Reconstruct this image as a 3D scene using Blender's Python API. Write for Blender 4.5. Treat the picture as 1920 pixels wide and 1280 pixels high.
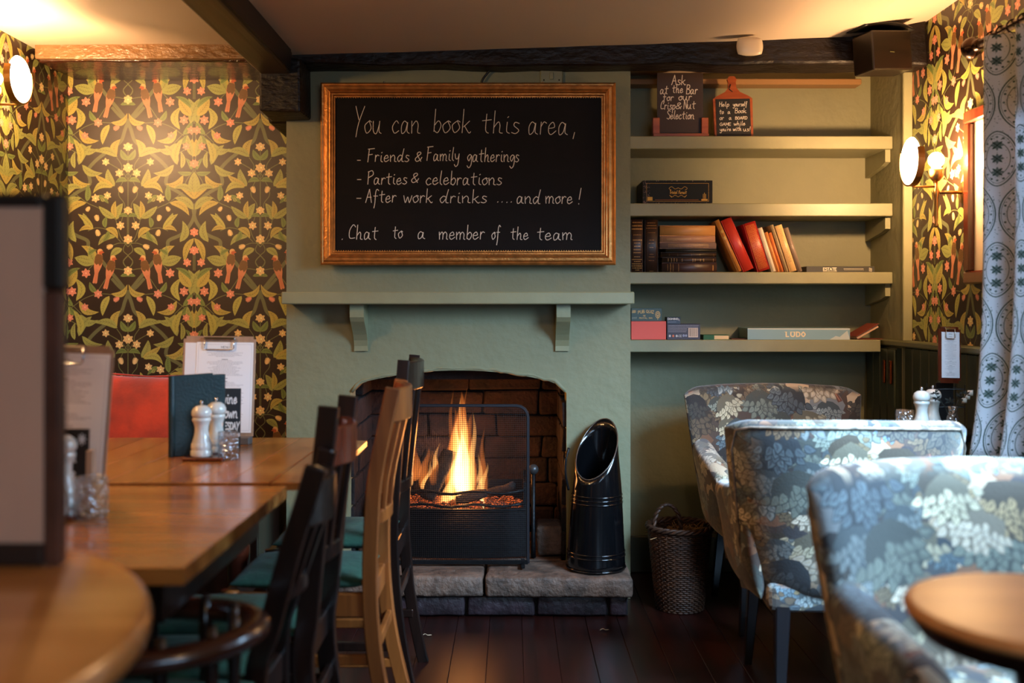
import bpy, bmesh, math, random
import numpy as np
from mathutils import Vector, Matrix
R_ = random.Random(7)
PI = math.pi
F = 1867.0           # focal length in pixels of the 1920 px wide photograph
EYE = 1.157
HY = 575.0           # height of the horizon in the photograph
S = bpy.context.scene
COL = S.collection
for o in list(bpy.data.objects): bpy.data.objects.remove(o)

# ------------------------------------------------------------------ camera
cam = bpy.data.cameras.new('camera'); camo = bpy.data.objects.new('camera', cam); COL.objects.link(camo)
cam.sensor_width = 36.0; cam.lens = F / 1920 * 36
cam.shift_y = -(640 - HY) / 1920
camo.location = (0, 0, EYE); camo.rotation_euler = (PI / 2, 0, 0)
cam.dof.use_dof = True; cam.dof.focus_distance = 3.85; cam.dof.aperture_fstop = 1.9
cam.clip_start = 0.02
S.camera = camo
# ------------------------------------------------------------------ world, view
w = bpy.data.worlds.new('world'); S.world = w; w.use_nodes = True
w.node_tree.nodes['Background'].inputs[0].default_value = (0.62, 0.78, 1, 1)
w.node_tree.nodes['Background'].inputs[1].default_value = 1.0
S.view_settings.view_transform = 'Standard'; S.view_settings.look = 'None'
S.view_settings.gamma = 1; S.view_settings.use_curve_mapping = False
S.view_settings.exposure = 0.46
S.cycles.use_denoising = True
S.cycles.max_bounces = 8; S.cycles.diffuse_bounces = 4; S.cycles.glossy_bounces = 4
S.cycles.transmission_bounces = 8; S.cycles.transparent_max_bounces = 16
S.cycles.sample_clamp_indirect = 4.0
S.cycles.caustics_reflective = False; S.cycles.caustics_refractive = False
# ------------------------------------------------------------------ lights
WARM = (1.0, 0.60, 0.26); COOL = (0.42, 0.69, 1.0)
def area(name, loc, look, sx, sy, power, col):
    l = bpy.data.lights.new(name, 'AREA'); l.shape = 'RECTANGLE'; l.size = sx; l.size_y = sy
    l.energy = power; l.color = col
    o = bpy.data.objects.new(name, l); COL.objects.link(o); o.location = loc
    d = Vector(look) - Vector(loc); o.rotation_euler = d.to_track_quat('-Z', 'Y').to_euler()
    return o
def point(name, loc, power, col, r=0.03):
    l = bpy.data.lights.new(name, 'POINT'); l.energy = power; l.color = col; l.shadow_soft_size = r
    o = bpy.data.objects.new(name, l); COL.objects.link(o); o.location = loc
    return o
# daylight through the window in the right wall (towards the camera from the curtain)
sw_ = area('daylight_side_window', (1.585, 2.24, 1.40), (0.86, 2.78, 0.46), 1.05, 1.0, 80, COOL)
sw_.data.spread = math.radians(98)   # beam narrowed on purpose to keep daylight off the back wall and alcove
# daylight through the window behind the camera
area('daylight_rear_window', (0.9, -1.40, 1.45), (0.1, 4.0, 0.75), 1.5, 1.1, 19, COOL)
# warm wall lamp off frame at left; unseen overhead warm fill added
point('wall_lamp_rear_left', (-1.80, 2.20, 1.92), 26, WARM, 0.06)
point('warm_fill_overhead', (0.3, 0.2, 2.02), 9, WARM, 0.06)
# glow of the fire and its embers
point('fire_glow', (-0.20, 4.2, 0.56), 4.0, (1.0, 0.33, 0.07), 0.09)

# ------------------------------------------------------------------ helpers
def X(px, d): return (px - 960.0) / F * d
def Z(py, d): return EYE + (HY - py) / F * d

def sr(c):
    def f(v):
        v /= 255.0
        return v / 12.92 if v <= 0.04045 else ((v + 0.055) / 1.055) ** 2.4
    return (f(c[0]), f(c[1]), f(c[2]), 1.0)

def new_mat(name):
    m = bpy.data.materials.new(name); m.use_nodes = True
    nt = m.node_tree; b = nt.nodes['Principled BSDF']
    return m, nt, b
def mat(name, c, rough=0.6, metal=0.0, bump=0.0, bscale=60, var=0.0, vscale=8, spec=0.5, stretch=None, c2=None, coat=0.0, sheen=0.0, trans=0.0, detail=4):
    """plain procedural material: colour with noise variation and noise relief"""
    m, nt, b = new_mat(name); N = nt.nodes; L = nt.links
    b.inputs['Base Color'].default_value = sr(c)
    b.inputs['Roughness'].default_value = rough; b.inputs['Metallic'].default_value = metal
    b.inputs['Specular IOR Level'].default_value = spec
    b.inputs['Coat Weight'].default_value = coat; b.inputs['Coat Roughness'].default_value = 0.12
    b.inputs['Sheen Weight'].default_value = sheen
    b.inputs['Transmission Weight'].default_value = trans
    tc = N.new('ShaderNodeTexCoord'); mp = N.new('ShaderNodeMapping'); L.new(tc.outputs['Object'], mp.inputs[0])
    if stretch: mp.inputs['Scale'].default_value = stretch
    if var > 0 or c2:
        n = N.new('ShaderNodeTexNoise'); n.inputs['Scale'].default_value = vscale; n.inputs['Detail'].default_value = detail
        L.new(mp.outputs[0], n.inputs['Vector'])
        r = N.new('ShaderNodeValToRGB'); L.new(n.outputs['Fac'], r.inputs[0])
        a = tuple(v * (1 - var) for v in c); e = c2 if c2 else tuple(min(255, v * (1 + var)) for v in c)
        r.color_ramp.elements[0].position = 0.35; r.color_ramp.elements[1].position = 0.65
        r.color_ramp.elements[0].color = sr(a); r.color_ramp.elements[1].color = sr(e)
        L.new(r.outputs[0], b.inputs['Base Color'])
    if bump > 0:
        n2 = N.new('ShaderNodeTexNoise'); n2.inputs['Scale'].default_value = bscale; n2.inputs['Detail'].default_value = 3
        L.new(mp.outputs[0], n2.inputs['Vector'])
        bp = N.new('ShaderNodeBump'); bp.inputs['Strength'].default_value = bump; bp.inputs['Distance'].default_value = 0.01
        L.new(n2.outputs['Fac'], bp.inputs['Height']); L.new(bp.outputs[0], b.inputs['Normal'])
    return m
def wood(name, dark, light, rough=0.35, axis='X', scale=14, bump=0.08, coat=0.0, lo=0.3, hi=0.7):
    """wood grain running along one axis, a tone of its own for each board"""
    m, nt, b = new_mat(name); N = nt.nodes; L = nt.links
    tc = N.new('ShaderNodeTexCoord'); mp = N.new('ShaderNodeMapping'); L.new(tc.outputs['Object'], mp.inputs[0])
    s = {'X': (0.08, 1, 1), 'Y': (1, 0.08, 1), 'Z': (1, 1, 0.08)}[axis]
    mp.inputs['Scale'].default_value = s
    n = N.new('ShaderNodeTexNoise'); n.inputs['Scale'].default_value = scale * 3; n.inputs['Detail'].default_value = 5
    n.inputs['Distortion'].default_value = 0.6
    L.new(mp.outputs[0], n.inputs['Vector'])
    r = N.new('ShaderNodeValToRGB'); r.color_ramp.elements[0].position = lo; r.color_ramp.elements[1].position = hi
    r.color_ramp.elements[0].color = sr(dark); r.color_ramp.elements[1].color = sr(light)
    L.new(n.outputs['Fac'], r.inputs[0])
    oi = N.new('ShaderNodeObjectInfo'); mr = N.new('ShaderNodeMapRange'); L.new(oi.outputs['Random'], mr.inputs[0])
    mr.inputs['To Min'].default_value = 0.78; mr.inputs['To Max'].default_value = 1.18
    hs = N.new('ShaderNodeHueSaturation'); L.new(mr.outputs[0], hs.inputs['Value']); L.new(r.outputs[0], hs.inputs['Color'])
    L.new(hs.outputs[0], b.inputs['Base Color'])
    b.inputs['Roughness'].default_value = rough; b.inputs['Coat Weight'].default_value = coat; b.inputs['Coat Roughness'].default_value = 0.15
    bp = N.new('ShaderNodeBump'); bp.inputs['Strength'].default_value = bump; bp.inputs['Distance'].default_value = 0.004
    L.new(n.outputs['Fac'], bp.inputs['Height']); L.new(bp.outputs[0], b.inputs['Normal'])
    return m
def emis(name, c, strength):
    m = bpy.data.materials.new(name); m.use_nodes = True; nt = m.node_tree
    nt.nodes.remove(nt.nodes['Principled BSDF']); e = nt.nodes.new('ShaderNodeEmission')
    e.inputs[0].default_value = (c[0], c[1], c[2], 1); e.inputs[1].default_value = strength
    nt.links.new(e.outputs[0], nt.nodes['Material Output'].inputs[0]); return m

def link(o, parent=None, kind=None):
    COL.objects.link(o)
    if parent: o.parent = parent
    if kind: o['kind'] = kind
    return o
def obj(name, bm, m, parent=None, kind=None, smooth=False, sub=0, loc=None, rot=None, label=None, keep=False):
    me = bpy.data.meshes.new(name)
    if not keep: bmesh.ops.recalc_face_normals(bm, faces=bm.faces)
    bm.to_mesh(me); bm.free(); me.materials.append(m)
    if smooth:
        for p in me.polygons: p.use_smooth = True
    o = bpy.data.objects.new(name, me); link(o, parent, kind)
    if sub:
        md = o.modifiers.new('sub', 'SUBSURF'); md.levels = sub; md.render_levels = sub
    if loc: o.location = loc
    if rot: o.rotation_euler = rot
    if label: o['label'] = label
    return o
def thing(name, label, cat, loc=(0, 0, 0), rotz=0, group=None, rot=None):
    o = bpy.data.objects.new(name, None); COL.objects.link(o); o.empty_display_size = 0.05
    o.location = loc; o.rotation_euler = rot if rot else (0, 0, rotz)
    o['label'] = label; o['category'] = cat
    if group: o['group'] = group
    return o
def tag(o, label, cat, group=None):
    o['label'] = label; o['category'] = cat
    if group: o['group'] = group
    return o
def NB(): return bmesh.new()
def box(bm, x0, x1, y0, y1, z0, z1, bev=0.0, seg=1, M=None):
    g = bmesh.ops.create_cube(bm, size=1.0)['verts']
    for v in g:
        v.co = Vector(((x0 + x1) / 2 + v.co.x * (x1 - x0), (y0 + y1) / 2 + v.co.y * (y1 - y0), (z0 + z1) / 2 + v.co.z * (z1 - z0)))
    if bev > 0:
        es = list({e for v in g for e in v.link_edges})
        r = bmesh.ops.bevel(bm, geom=es, offset=bev, segments=seg, affect='EDGES', profile=0.5)
        g = list({v for f in r['faces'] for v in f.verts} | {v for v in g if v.is_valid})
    if M is not None:
        for v in g: v.co = M @ v.co
    return g
def bx(x0, x1, y0, y1, z0, z1, bev=0.0, seg=1, M=None):
    bm = NB(); box(bm, x0, x1, y0, y1, z0, z1, bev, seg, M); return bm
def wob(bm, amp, freq, seed=0, cuts=0):
    """rough hand-hewn surface: subdivide and push the vertices about"""
    from mathutils import noise
    if cuts: bmesh.ops.subdivide_edges(bm, edges=bm.edges[:], cuts=cuts, use_grid_fill=True)
    for v in bm.verts:
        p = Vector((v.co.x * freq + seed, v.co.y * freq, v.co.z * freq))
        v.co += Vector((noise.noise(p), noise.noise(p + Vector((9, 3, 1))), noise.noise(p + Vector((2, 7, 5))))) * amp
    return bm
def ring_faces(bm, rings, cap=True, closed=False):
    n = len(rings[0])
    for i in range(len(rings) - (0 if closed else 1)):
        a, b = rings[i], rings[(i + 1) % len(rings)]
        for j in range(n):
            try: bm.faces.new((a[j], a[(j + 1) % n], b[(j + 1) % n], b[j]))
            except ValueError: pass
    if cap and not closed:
        for r in (rings[0], rings[-1]):
            try: bm.faces.new(r)
            except ValueError: pass
def lathe(bm, prof, seg=24, c=(0, 0, 0), M=None):
    rings = []
    for r, z in prof:
        ring = []
        for k in range(seg):
            a = 2 * PI * k / seg
            p = Vector((c[0] + max(r, 1e-4) * math.cos(a), c[1] + max(r, 1e-4) * math.sin(a), c[2] + z))
            if M is not None: p = M @ p
            ring.append(bm.verts.new(p))
        rings.append(ring)
    ring_faces(bm, rings); return bm
def sweep(bm, path, sec, up=(0, 0, 1), closed=False, scale=None):
    """sweep a 2-D section (side, up) along a path"""
    P = [Vector(p) for p in path]; n = len(P); rings = []
    for i, p in enumerate(P):
        if closed: t = P[(i + 1) % n] - P[i - 1]
        else: t = P[min(i + 1, n - 1)] - P[max(i - 1, 0)]
        t.normalize(); u = Vector(up)
        if abs(t.dot(u)) > 0.98: u = Vector((0, 1, 0)) if abs(t.y) < 0.9 else Vector((1, 0, 0))
        s = t.cross(u).normalized(); u2 = s.cross(t).normalized()
        k = scale[i] if scale else 1.0
        rings.append([bm.verts.new(p + s * (a * k) + u2 * (b * k)) for a, b in sec])
    ring_faces(bm, rings, closed=closed); return bm
def circ(r, n=8): return [(r * math.cos(2 * PI * k / n), r * math.sin(2 * PI * k / n)) for k in range(n)]
def rect(a, b): return [(-a / 2, -b / 2), (a / 2, -b / 2), (a / 2, b / 2), (-a / 2, b / 2)]
def crect(a, b, c):
    a /= 2; b /= 2
    return [(-a + c, -b), (a - c, -b), (a, -b + c), (a, b - c), (a - c, b), (-a + c, b), (-a, b - c), (-a, -b + c)]
def tube(bm, path, r, n=8, closed=False): return sweep(bm, path, circ(r, n), closed=closed)
def cat(pts, k=6, closed=False):
    P = [np.array(p, float) for p in pts]; n = len(P)
    if n < 3: return [tuple(p) for p in P]
    out = []
    for i in range(n if closed else n - 1):
        p0 = P[i - 1] if (closed or i > 0) else P[0]; p1 = P[i]; p2 = P[(i + 1) % n]; p3 = P[(i + 2) % n] if (closed or i < n - 2) else P[-1]
        for j in range(k):
            t = j / k
            out.append(tuple(0.5 * ((2 * p1) + (p2 - p0) * t + (2 * p0 - 5 * p1 + 4 * p2 - p3) * t * t + (3 * p1 - p0 - 3 * p2 + p3) * t ** 3)))
    if not closed: out.append(tuple(P[-1]))
    return out
def slab(nx, nz, fn):
    """closed pillow surface: fn(u, v, side) for u, v in [-1, 1], side +1 / -1; both sides meet at the border"""
    bm = NB(); g = {}
    for s in (1, -1):
        for i in range(nx + 1):
            for j in range(nz + 1):
                edge = i in (0, nx) or j in (0, nz)
                if edge and s == -1: g[s, i, j] = g[1, i, j]; continue
                u = math.sin(PI / 2 * (2 * i / nx - 1)); v = math.sin(PI / 2 * (2 * j / nz - 1))
                g[s, i, j] = bm.verts.new(fn(u, v, 0 if edge else s))
        for i in range(nx):
            for j in range(nz):
                q = [g[s, i, j], g[s, i + 1, j], g[s, i + 1, j + 1], g[s, i, j + 1]]
                try: bm.faces.new(q if s == 1 else q[::-1])
                except ValueError: pass
    return bm
def pil(u, v, p=6): return max(0.0, (1 - abs(u) ** p)) ** 0.5 * max(0.0, (1 - abs(v) ** p)) ** 0.5
def uvplane(x0, x1, z0, z1, y, flip=False):
    """single face in the XZ plane facing -Y with uv 0..1"""
    bm = NB(); uv = bm.loops.layers.uv.new('UVMap')
    vs = [bm.verts.new(p) for p in ((x0, y, z0), (x1, y, z0), (x1, y, z1), (x0, y, z1))]
    f = bm.faces.new(vs)
    for l, c in zip(f.loops, ((0, 0), (1, 0), (1, 1), (0, 1))): l[uv].uv = c
    return bm
def thin(name, x0, x1, z0, z1, y, t, m, parent, label=None, loc=None, rot=None):
    """thin printed plate: front face (towards -Y) carries the print through its uv"""
    bm = NB(); uv = bm.loops.layers.uv.new('UVMap')
    c = [(x0, z0), (x1, z0), (x1, z1), (x0, z1)]
    a = [bm.verts.new((p[0], y, p[1])) for p in c]; b = [bm.verts.new((p[0], y + t, p[1])) for p in c]
    f = bm.faces.new(a); T = ((0, 0), (1, 0), (1, 1), (0, 1))
    for l, q in zip(f.loops, T): l[uv].uv = q
    bk = bm.faces.new(b[::-1])
    for l in bk.loops: l[uv].uv = (0.003, 0.003)
    for i in range(4):
        s = bm.faces.new((a[i], b[i], b[(i + 1) % 4], a[(i + 1) % 4]))
        for l in s.loops: l[uv].uv = (0.003, 0.003)
    return obj(name, bm, m, parent, label=label, loc=loc, rot=rot)

# ------------------------------------------------------------------ drawn prints (wallpaper, fabric, lettering), made as pixels here
class Canvas:
    def __init__(s, W, H, bg): s.W, s.H = W, H; s.a = np.empty((H, W, 3), np.float32); s.a[:] = np.array(bg, np.float32) / 255
    def poly(s, pts, c, wrap=False, alpha=1.0):
        P = np.array(pts, np.float32); c = np.array(c, np.float32) / 255
        offs = [(0, 0)]
        if wrap: offs = [(i * s.W, j * s.H) for i in (-1, 0, 1) for j in (-1, 0, 1)]
        for ox, oy in offs:
            Q = P + np.array([ox, oy], np.float32)
            x0, y0 = np.floor(Q.min(0)).astype(int); x1, y1 = np.ceil(Q.max(0)).astype(int) + 1
            x0, y0 = max(x0, 0), max(y0, 0); x1, y1 = min(x1, s.W), min(y1, s.H)
            if x0 >= x1 or y0 >= y1: continue
            gx, gy = np.meshgrid(np.arange(x0, x1) + 0.5, np.arange(y0, y1) + 0.5)
            ins = np.zeros(gx.shape, bool); n = len(Q)
            for i in range(n):
                xa, ya = Q[i]; xb, yb = Q[(i + 1) % n]
                if ya == yb: continue
                cr = ((ya > gy) != (yb > gy)) & (gx < (xb - xa) * (gy - ya) / (yb - ya) + xa)
                ins ^= cr
            v = s.a[y0:y1, x0:x1]
            v[ins] = v[ins] * (1 - alpha) + c * alpha
    def line(s, pts, wd, c, wrap=False, k=1, alpha=1.0):
        P = cat(pts, k) if k > 1 and len(pts) > 2 else pts
        for (xa, ya), (xb, yb) in zip(P[:-1], P[1:]):
            dx, dy = xb - xa, yb - ya; l = math.hypot(dx, dy) or 1; nx, ny = -dy / l * wd / 2, dx / l * wd / 2
            ex, ey = dx / l * wd * 0.3, dy / l * wd * 0.3
            s.poly([(xa + nx - ex, ya + ny - ey), (xb + nx + ex, yb + ny + ey), (xb - nx + ex, yb - ny + ey), (xa - nx - ex, ya - ny - ey)], c, wrap, alpha)
    def disc(s, x, y, r, c, wrap=False, ry=None, alpha=1.0):
        ry = ry or r
        s.poly([(x + r * math.cos(t * PI / 7), y + ry * math.sin(t * PI / 7)) for t in range(14)], c, wrap, alpha)
    def image(s, name):
        im = bpy.data.images.new(name, s.W, s.H)
        out = np.ones((s.H, s.W, 4), np.float32); out[..., :3] = np.clip(s.a[::-1], 0, 1)
        im.pixels.foreach_set(out.ravel()); im.update(); im.pack(); return im
def img_mat(name, im, rough=0.6, coords='UV', scale=(1, 1, 1), bump=0.0, spec=0.5, box_proj=False, sheen=0.0, loc=(0, 0, 0), trl=0.0):
    m, nt, b = new_mat(name); N = nt.nodes; L = nt.links
    tc = N.new('ShaderNodeTexCoord'); mp = N.new('ShaderNodeMapping'); mp.inputs['Scale'].default_value = scale; mp.inputs['Location'].default_value = loc
    L.new(tc.outputs[coords], mp.inputs[0])
    t = N.new('ShaderNodeTexImage'); t.image = im
    if box_proj: t.projection = 'BOX'; t.projection_blend = 0.25
    L.new(mp.outputs[0], t.inputs[0]); L.new(t.outputs[0], b.inputs['Base Color'])
    b.inputs['Roughness'].default_value = rough; b.inputs['Specular IOR Level'].default_value = spec; b.inputs['Sheen Weight'].default_value = sheen
    if bump:
        n = N.new('ShaderNodeTexNoise'); n.inputs['Scale'].default_value = 160; L.new(tc.outputs['Object'], n.inputs['Vector'])
        bp = N.new('ShaderNodeBump'); bp.inputs['Strength'].default_value = bump; bp.inputs['Distance'].default_value = 0.003
        L.new(n.outputs['Fac'], bp.inputs['Height']); L.new(bp.outputs[0], b.inputs['Normal'])
    return m
GL = {
 'a':"8,8 4,10 1,6 2,0 6,2 8,9 8,2 11,0", 'b':"1,20 1,1|1,6 5,10 8,6 5,0 1,2", 'c':"7,8 4,10 0,5 3,0 8,2",
 'd':"8,8 4,10 0,5 3,0 8,7|10,20 8,8 8,1 11,0", 'e':"1,5 7,6 5,10 1,7 1,2 4,0 9,3", 'f':"9,18 6,20 4,15 4,0 3,-8|1,10 8,10",
 'g':"8,8 4,10 0,6 3,1 8,8 8,-4 4,-9 0,-6", 'h':"1,20 1,0|1,5 5,10 7,7 7,1 10,0", 'i':"2,10 2,2 5,0|2,14 3,15",
 'k':"1,20 1,0|8,10 2,5|3,6 8,0 10,1", 'l':"2,20 1,4 4,0", 'm':"0,10 1,0|1,6 4,10 6,7 6,0|6,6 9,10 12,7 12,1 14,0",
 'n':"0,10 1,0|1,6 5,10 8,7 8,1 11,0", 'o':"5,10 0,6 3,0 8,4 5,10 8,9", 'p':"1,10 1,-9|1,7 6,10 8,5 5,0 1,2",
 'r':"1,10 1,0|1,6 4,10 7,9", 's':"7,9 3,10 2,7 7,3 4,0 0,1", 't':"4,17 4,3 7,0|0,11 9,12", 'u':"0,10 1,2 5,0 8,8|8,10 8,2 11,0",
 'v':"0,10 4,0 8,10", 'w':"0,10 3,0 6,8 9,0 12,10", 'y':"0,10 2,3 6,3 8,10|8,10 7,-5 3,-9 0,-6",
 'Y':"0,22 5,11|11,22 5,8 3,-3", 'F':"3,20 2,0|1,20 12,21|2,11 9,12", 'P':"2,20 2,0|1,19 8,21 10,15 2,10", 'A':"0,0 5,20|5,20 10,0|2,8 9,8",
 'C':"10,17 6,20 1,12 2,2 10,2", 'B':"1,20 1,0|1,20 8,19 8,13 1,11|1,11 10,8 9,1 1,0", 'N':"1,0 1,20|1,20 9,0|9,0 9,20",
 'S':"9,18 4,20 1,15 9,7 6,0 0,2", 'H':"1,20 1,0|9,20 9,0|1,11 9,11", 'G':"10,17 5,20 0,10 4,0 10,3 10,9|6,9 11,9",
 'M':"1,0 1,20|1,20 6,6|6,6 11,20|11,20 11,0", 'E':"1,0 1,20|1,20 9,20|1,10 8,10|1,0 9,0", 'R':"1,20 1,0|1,19 8,20 9,14 1,10|4,10 10,0",
 'D':"1,0 1,20|1,20 8,18 10,10 8,2 1,0", 'T':"5,20 5,0|0,20 10,20", 'L':"1,20 1,0|1,0 9,0", 'U':"1,20 1,5 5,0 9,5 9,20",
 'O':"5,20 0,10 5,0 10,10 5,20", 'Q':"5,20 0,10 5,0 10,10 5,20|6,6 11,-3", 'Z':"1,20 10,20|10,20 1,0|1,0 10,0", 'I':"2,20 2,0",
 'K':"1,20 1,0|9,20 1,9|3,11 10,0", 'W':"0,20 3,0|3,0 6,14|6,14 9,0|9,0 12,20", '&':"9,0 3,12 6,16 8,13 1,5 3,0 8,3 10,7",
 '!':"3,20 2,6|2,1 2,0", '.':"1,0 2,1", ',':"2,2 1,-4", '-':"0,6 6,6", "'":"1,20 1,15", ' ':"" }
def glyph(ch):
    st = []
    for s in GL[ch].split('|'):
        if s: st.append([tuple(float(q) for q in p.split(',')) for p in s.split()])
    wd = max([p[0] for s in st for p in s], default=5)
    return st, wd
def word(cv, text, x0, x1, base, xh, c, wd, slant=0.12, gap=2.0, jit=0.0, arch=0.0):
    adv = 0; pl = []
    for ch in text:
        st, wv = glyph(ch); pl.append((adv, st)); adv += wv + gap
    adv -= gap; kx = (x1 - x0) / max(adv, 1); ky = xh / 10.0
    for a, st in pl:
        dj = R_.uniform(-jit, jit); da = -arch * (1 - ((a / adv - 0.5) * 2) ** 2)
        for s in st:
            pts = [(x0 + (a + p[0]) * kx + p[1] * ky * slant, base - p[1] * ky + dj + da) for p in s]
            cv.line(pts, wd, c, k=5)
# ------------------------------------------------------------------ wallpaper: mirrored repeat of birds, leaves and star flowers
WK = 4.0
def leaf_pts(b, t, w, bend=0.0):
    b = np.array(b, float); t = np.array(t, float); d = t - b; l = np.hypot(*d); n = np.array([-d[1], d[0]]) / l
    L_, R2, M = [], [], []
    for i in range(9):
        s = i / 8; c = b + d * s + n * (bend * l * 4 * s * (1 - s))
        h = w / 2 * (math.sin(PI * min(1, s ** 0.8)) ** 0.75 if 0 < s < 1 else 0)
        L_.append(c + n * h); R2.append(c - n * h); M.append(c)
    return L_ + R2[::-1][1:-1], M
def make_wallpaper():
    W, H = int(254 * WK), int(329 * WK)
    cv = Canvas(W, H, (46, 31, 21))
    k = WK / 3.555
    def T(p, m): return ((p[0] - 428) * k * m, p[1] * k)
    ML = (1, -1)
    def leaf(b, t, w, col, bend=0.12):
        for m in ML:
            P, M = leaf_pts(T(b, m), T(t, m), w * k * 1.22, bend * m)
            cv.poly(P, col, True)
            dk = tuple(v * 0.62 for v in col)
            cv.line([tuple(q) for q in M[1:-1]], 2.0, dk, True)
            d = np.array(M[-1]) - np.array(M[0]); n = np.array([-d[1], d[0]]) / np.hypot(*d)
            for i in (2, 3, 4, 5, 6):
                c = np.array(M[i]); f = np.array(M[min(i + 1, 8)]) - c; h = w * k * 0.28
                for sg in (1, -1): cv.line([tuple(c), tuple(c + f * 0.8 + n * sg * h)], 1.4, dk, True)
    def star(x, y, r, col, n=6, rot=0.0):
        for m in ML:
            cx, cy = T((x, y), m); lt = tuple(min(255, v * 1.15 + 18) for v in col)
            for i in range(n):
                a = 2 * PI * i / n + rot * m - PI / 2
                P, M = leaf_pts((cx, cy), (cx + r * k * math.cos(a), cy + r * k * math.sin(a)), r * k * 0.62)
                cv.poly(P, col, True)
                cv.line([tuple(M[1]), tuple(M[6])], 1.5, tuple(v * 0.75 for v in col), True)
            cv.disc(cx, cy, r * k * 0.17, lt, True)
    def tulip(x, y, r, col, a=PI / 2):
        for m in ML:
            cx, cy = T((x, y), m); aa = a if m == 1 else PI - a
            for da in (-0.55, 0.55, -0.2, 0.2, 0):
                q = aa + da
                P, M = leaf_pts((cx - r * k * 0.8 * math.cos(aa), cy - r * k * 0.8 * math.sin(aa)), (cx + r * k * math.cos(q), cy + r * k * math.sin(q)), r * k * 0.75)
                cv.poly(P, tuple(v * (0.86 if da else 1) for v in col), True)
    def stem(pts, wd, col):
        for m in ML: cv.line([T(p, m) for p in pts], wd * k, col, True, k=6)
    Gt = (104, 106, 72); G1 = (158, 160, 88); G2 = (178, 172, 88); Y1 = (184, 166, 84); D1 = (120, 136, 72); ST = (112, 116, 74)
    PK = (230, 148, 122); CR = (238, 202, 140)
    for P in ([(590, 475), (655, 528), (700, 590), (690, 680), (780, 742), (850, 800), (886, 850)], [(886, 850), (866, 935), (800, 1020), (708, 1066), (702, 1110)],
              [(560, 95), (500, 165), (445, 235), (428, 262), (408, 310), (385, 380), (345, 420)], [(700, 1110), (620, 1190), (560, 1265)]):
        stem(P, 24, Gt)
    for P in ([(428, 262), (370, 215), (320, 160)],): stem(P, 20, Gt)
    for P in ([(428, 420), (428, 860)], [(432, 860), (432, 1050)], [(428, 1060), (395, 1130), (430, 1170), (460, 1210), (428, 1255), (395, 1215), (428, 1170)],
              [(428, 600), (480, 700), (490, 760), (450, 830), (480, 960)], [(545, 265), (630, 262), (720, 290), (800, 345), (900, 420), (1000, 480)],
              [(885, 300), (892, 420), (885, 600)], [(885, 590), (940, 680), (885, 720)], [(430, 655), (380, 590), (280, 530)], [(510, 925), (620, 850), (705, 810), (800, 740)],
              [(478, 1075), (560, 1000), (640, 980), (700, 1000)], [(428, 1110), (480, 1040), (510, 930)], [(505, 500), (470, 560), (490, 620)], [(745, 400), (800, 345), (850, 300)],
              [(428, 105), (520, 90), (560, 130), (640, 250)], [(885, 1135), (885, 1270)], [(860, 160), (885, 270)], [(655, 50), (720, 120)], [(550, 1108), (490, 1085), (428, 1090)]):
        stem(P, 5, ST)
    for a in (((545, 262), (432, 195), 34, Y1, -0.28), ((640, 255), (690, 180), 30, D1), ((555, 275), (602, 412), 38, G2, -0.1), ((782, 310), (796, 150), 44, G2, -0.28),
              ((805, 345), (862, 245), 36, D1), ((905, 270), (840, 95), 46, G1, 0.06), ((900, 215), (985, 100), 52, Y1, 0.05), ((860, 160), (752, 85), 28, D1), ((762, 308), (625, 385), 40, Y1, -0.25),
              ((765, 400), (828, 345), 32, D1, 0.2), ((512, 495), (480, 375), 44, Y1, 0.22), ((500, 495), (652, 460), 42, G1, -0.16), ((755, 402), (628, 440), 44, G1, -0.3),
              ((765, 550), (675, 415), 42, G1), ((752, 535), (800, 375), 40, G2, -0.12), ((890, 495), (866, 372), 42, Y1, -0.1), ((890, 492), (925, 345), 38, G1, 0.05), ((792, 575), (788, 458), 28, G1),
              ((862, 585), (820, 505), 24, D1), ((424, 518), (478, 445), 34, D1), ((742, 550), (600, 606), 40, G1, -0.2), ((866, 605), (766, 598), 26, D1, -0.1),
              ((806, 622), (684, 680), 42, Y1, -0.28), ((887, 785), (882, 598), 50, G1, 0.04), ((885, 785), (764, 688), 38, Y1, 0.1), ((890, 735), (1018, 712), 34, G1, -0.2), ((876, 855), (745, 776), 44, G1, 0.14),
              ((708, 800), (704, 683), 34, D1, -0.05), ((712, 808), (846, 897), 40, Y1, -0.18), ((430, 660), (514, 672), 28, D1, -0.2), ((520, 697), (566, 577), 44, G1), ((528, 697), (652, 620), 36, Y1, 0.05),
              ((535, 705), (668, 746), 38, G2, -0.28), ((508, 925), (463, 812), 42, G1, 0.1), ((512, 912), (512, 795), 32, Y1), ((518, 915), (628, 832), 38, G1, 0.06), ((430, 902), (494, 906), 22, D1, -0.2),
              ((584, 980), (572, 902), 28, D1), ((580, 985), (498, 1052), 36, Y1, 0.2), ((668, 985), (735, 878), 38, G1, 0.08), ((665, 988), (770, 885), 30, G2, -0.05), ((668, 988), (762, 1004), 26, Y1, -0.2),
              ((783, 1078), (800, 932), 44, G1, 0.2), ((512, 1040), (632, 1100), 36, G1, -0.2), ((878, 1050), (816, 1215), 38, Y1, 0.12), ((658, 1215), (746, 1103), 44, Y1, -0.2), ((650, 1220), (690, 1100), 34, G1, 0.1),
              ((660, 1232), (795, 1185), 40, G1, -0.12), ((468, 1122), (548, 1182), 38, G1, -0.12), ((480, 140), (398, 142), 20, D1), ((655, 50), (792, 14), 36, G1, 0.12), ((640, 760), (560, 815), 26, D1, 0.1), ((590, 800), (610, 770), 20, G1),
              ((560, 1000), (600, 1075), 28, D1), ((700, 1165), (640, 1130), 22, D1)):
        leaf(*a)
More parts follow.
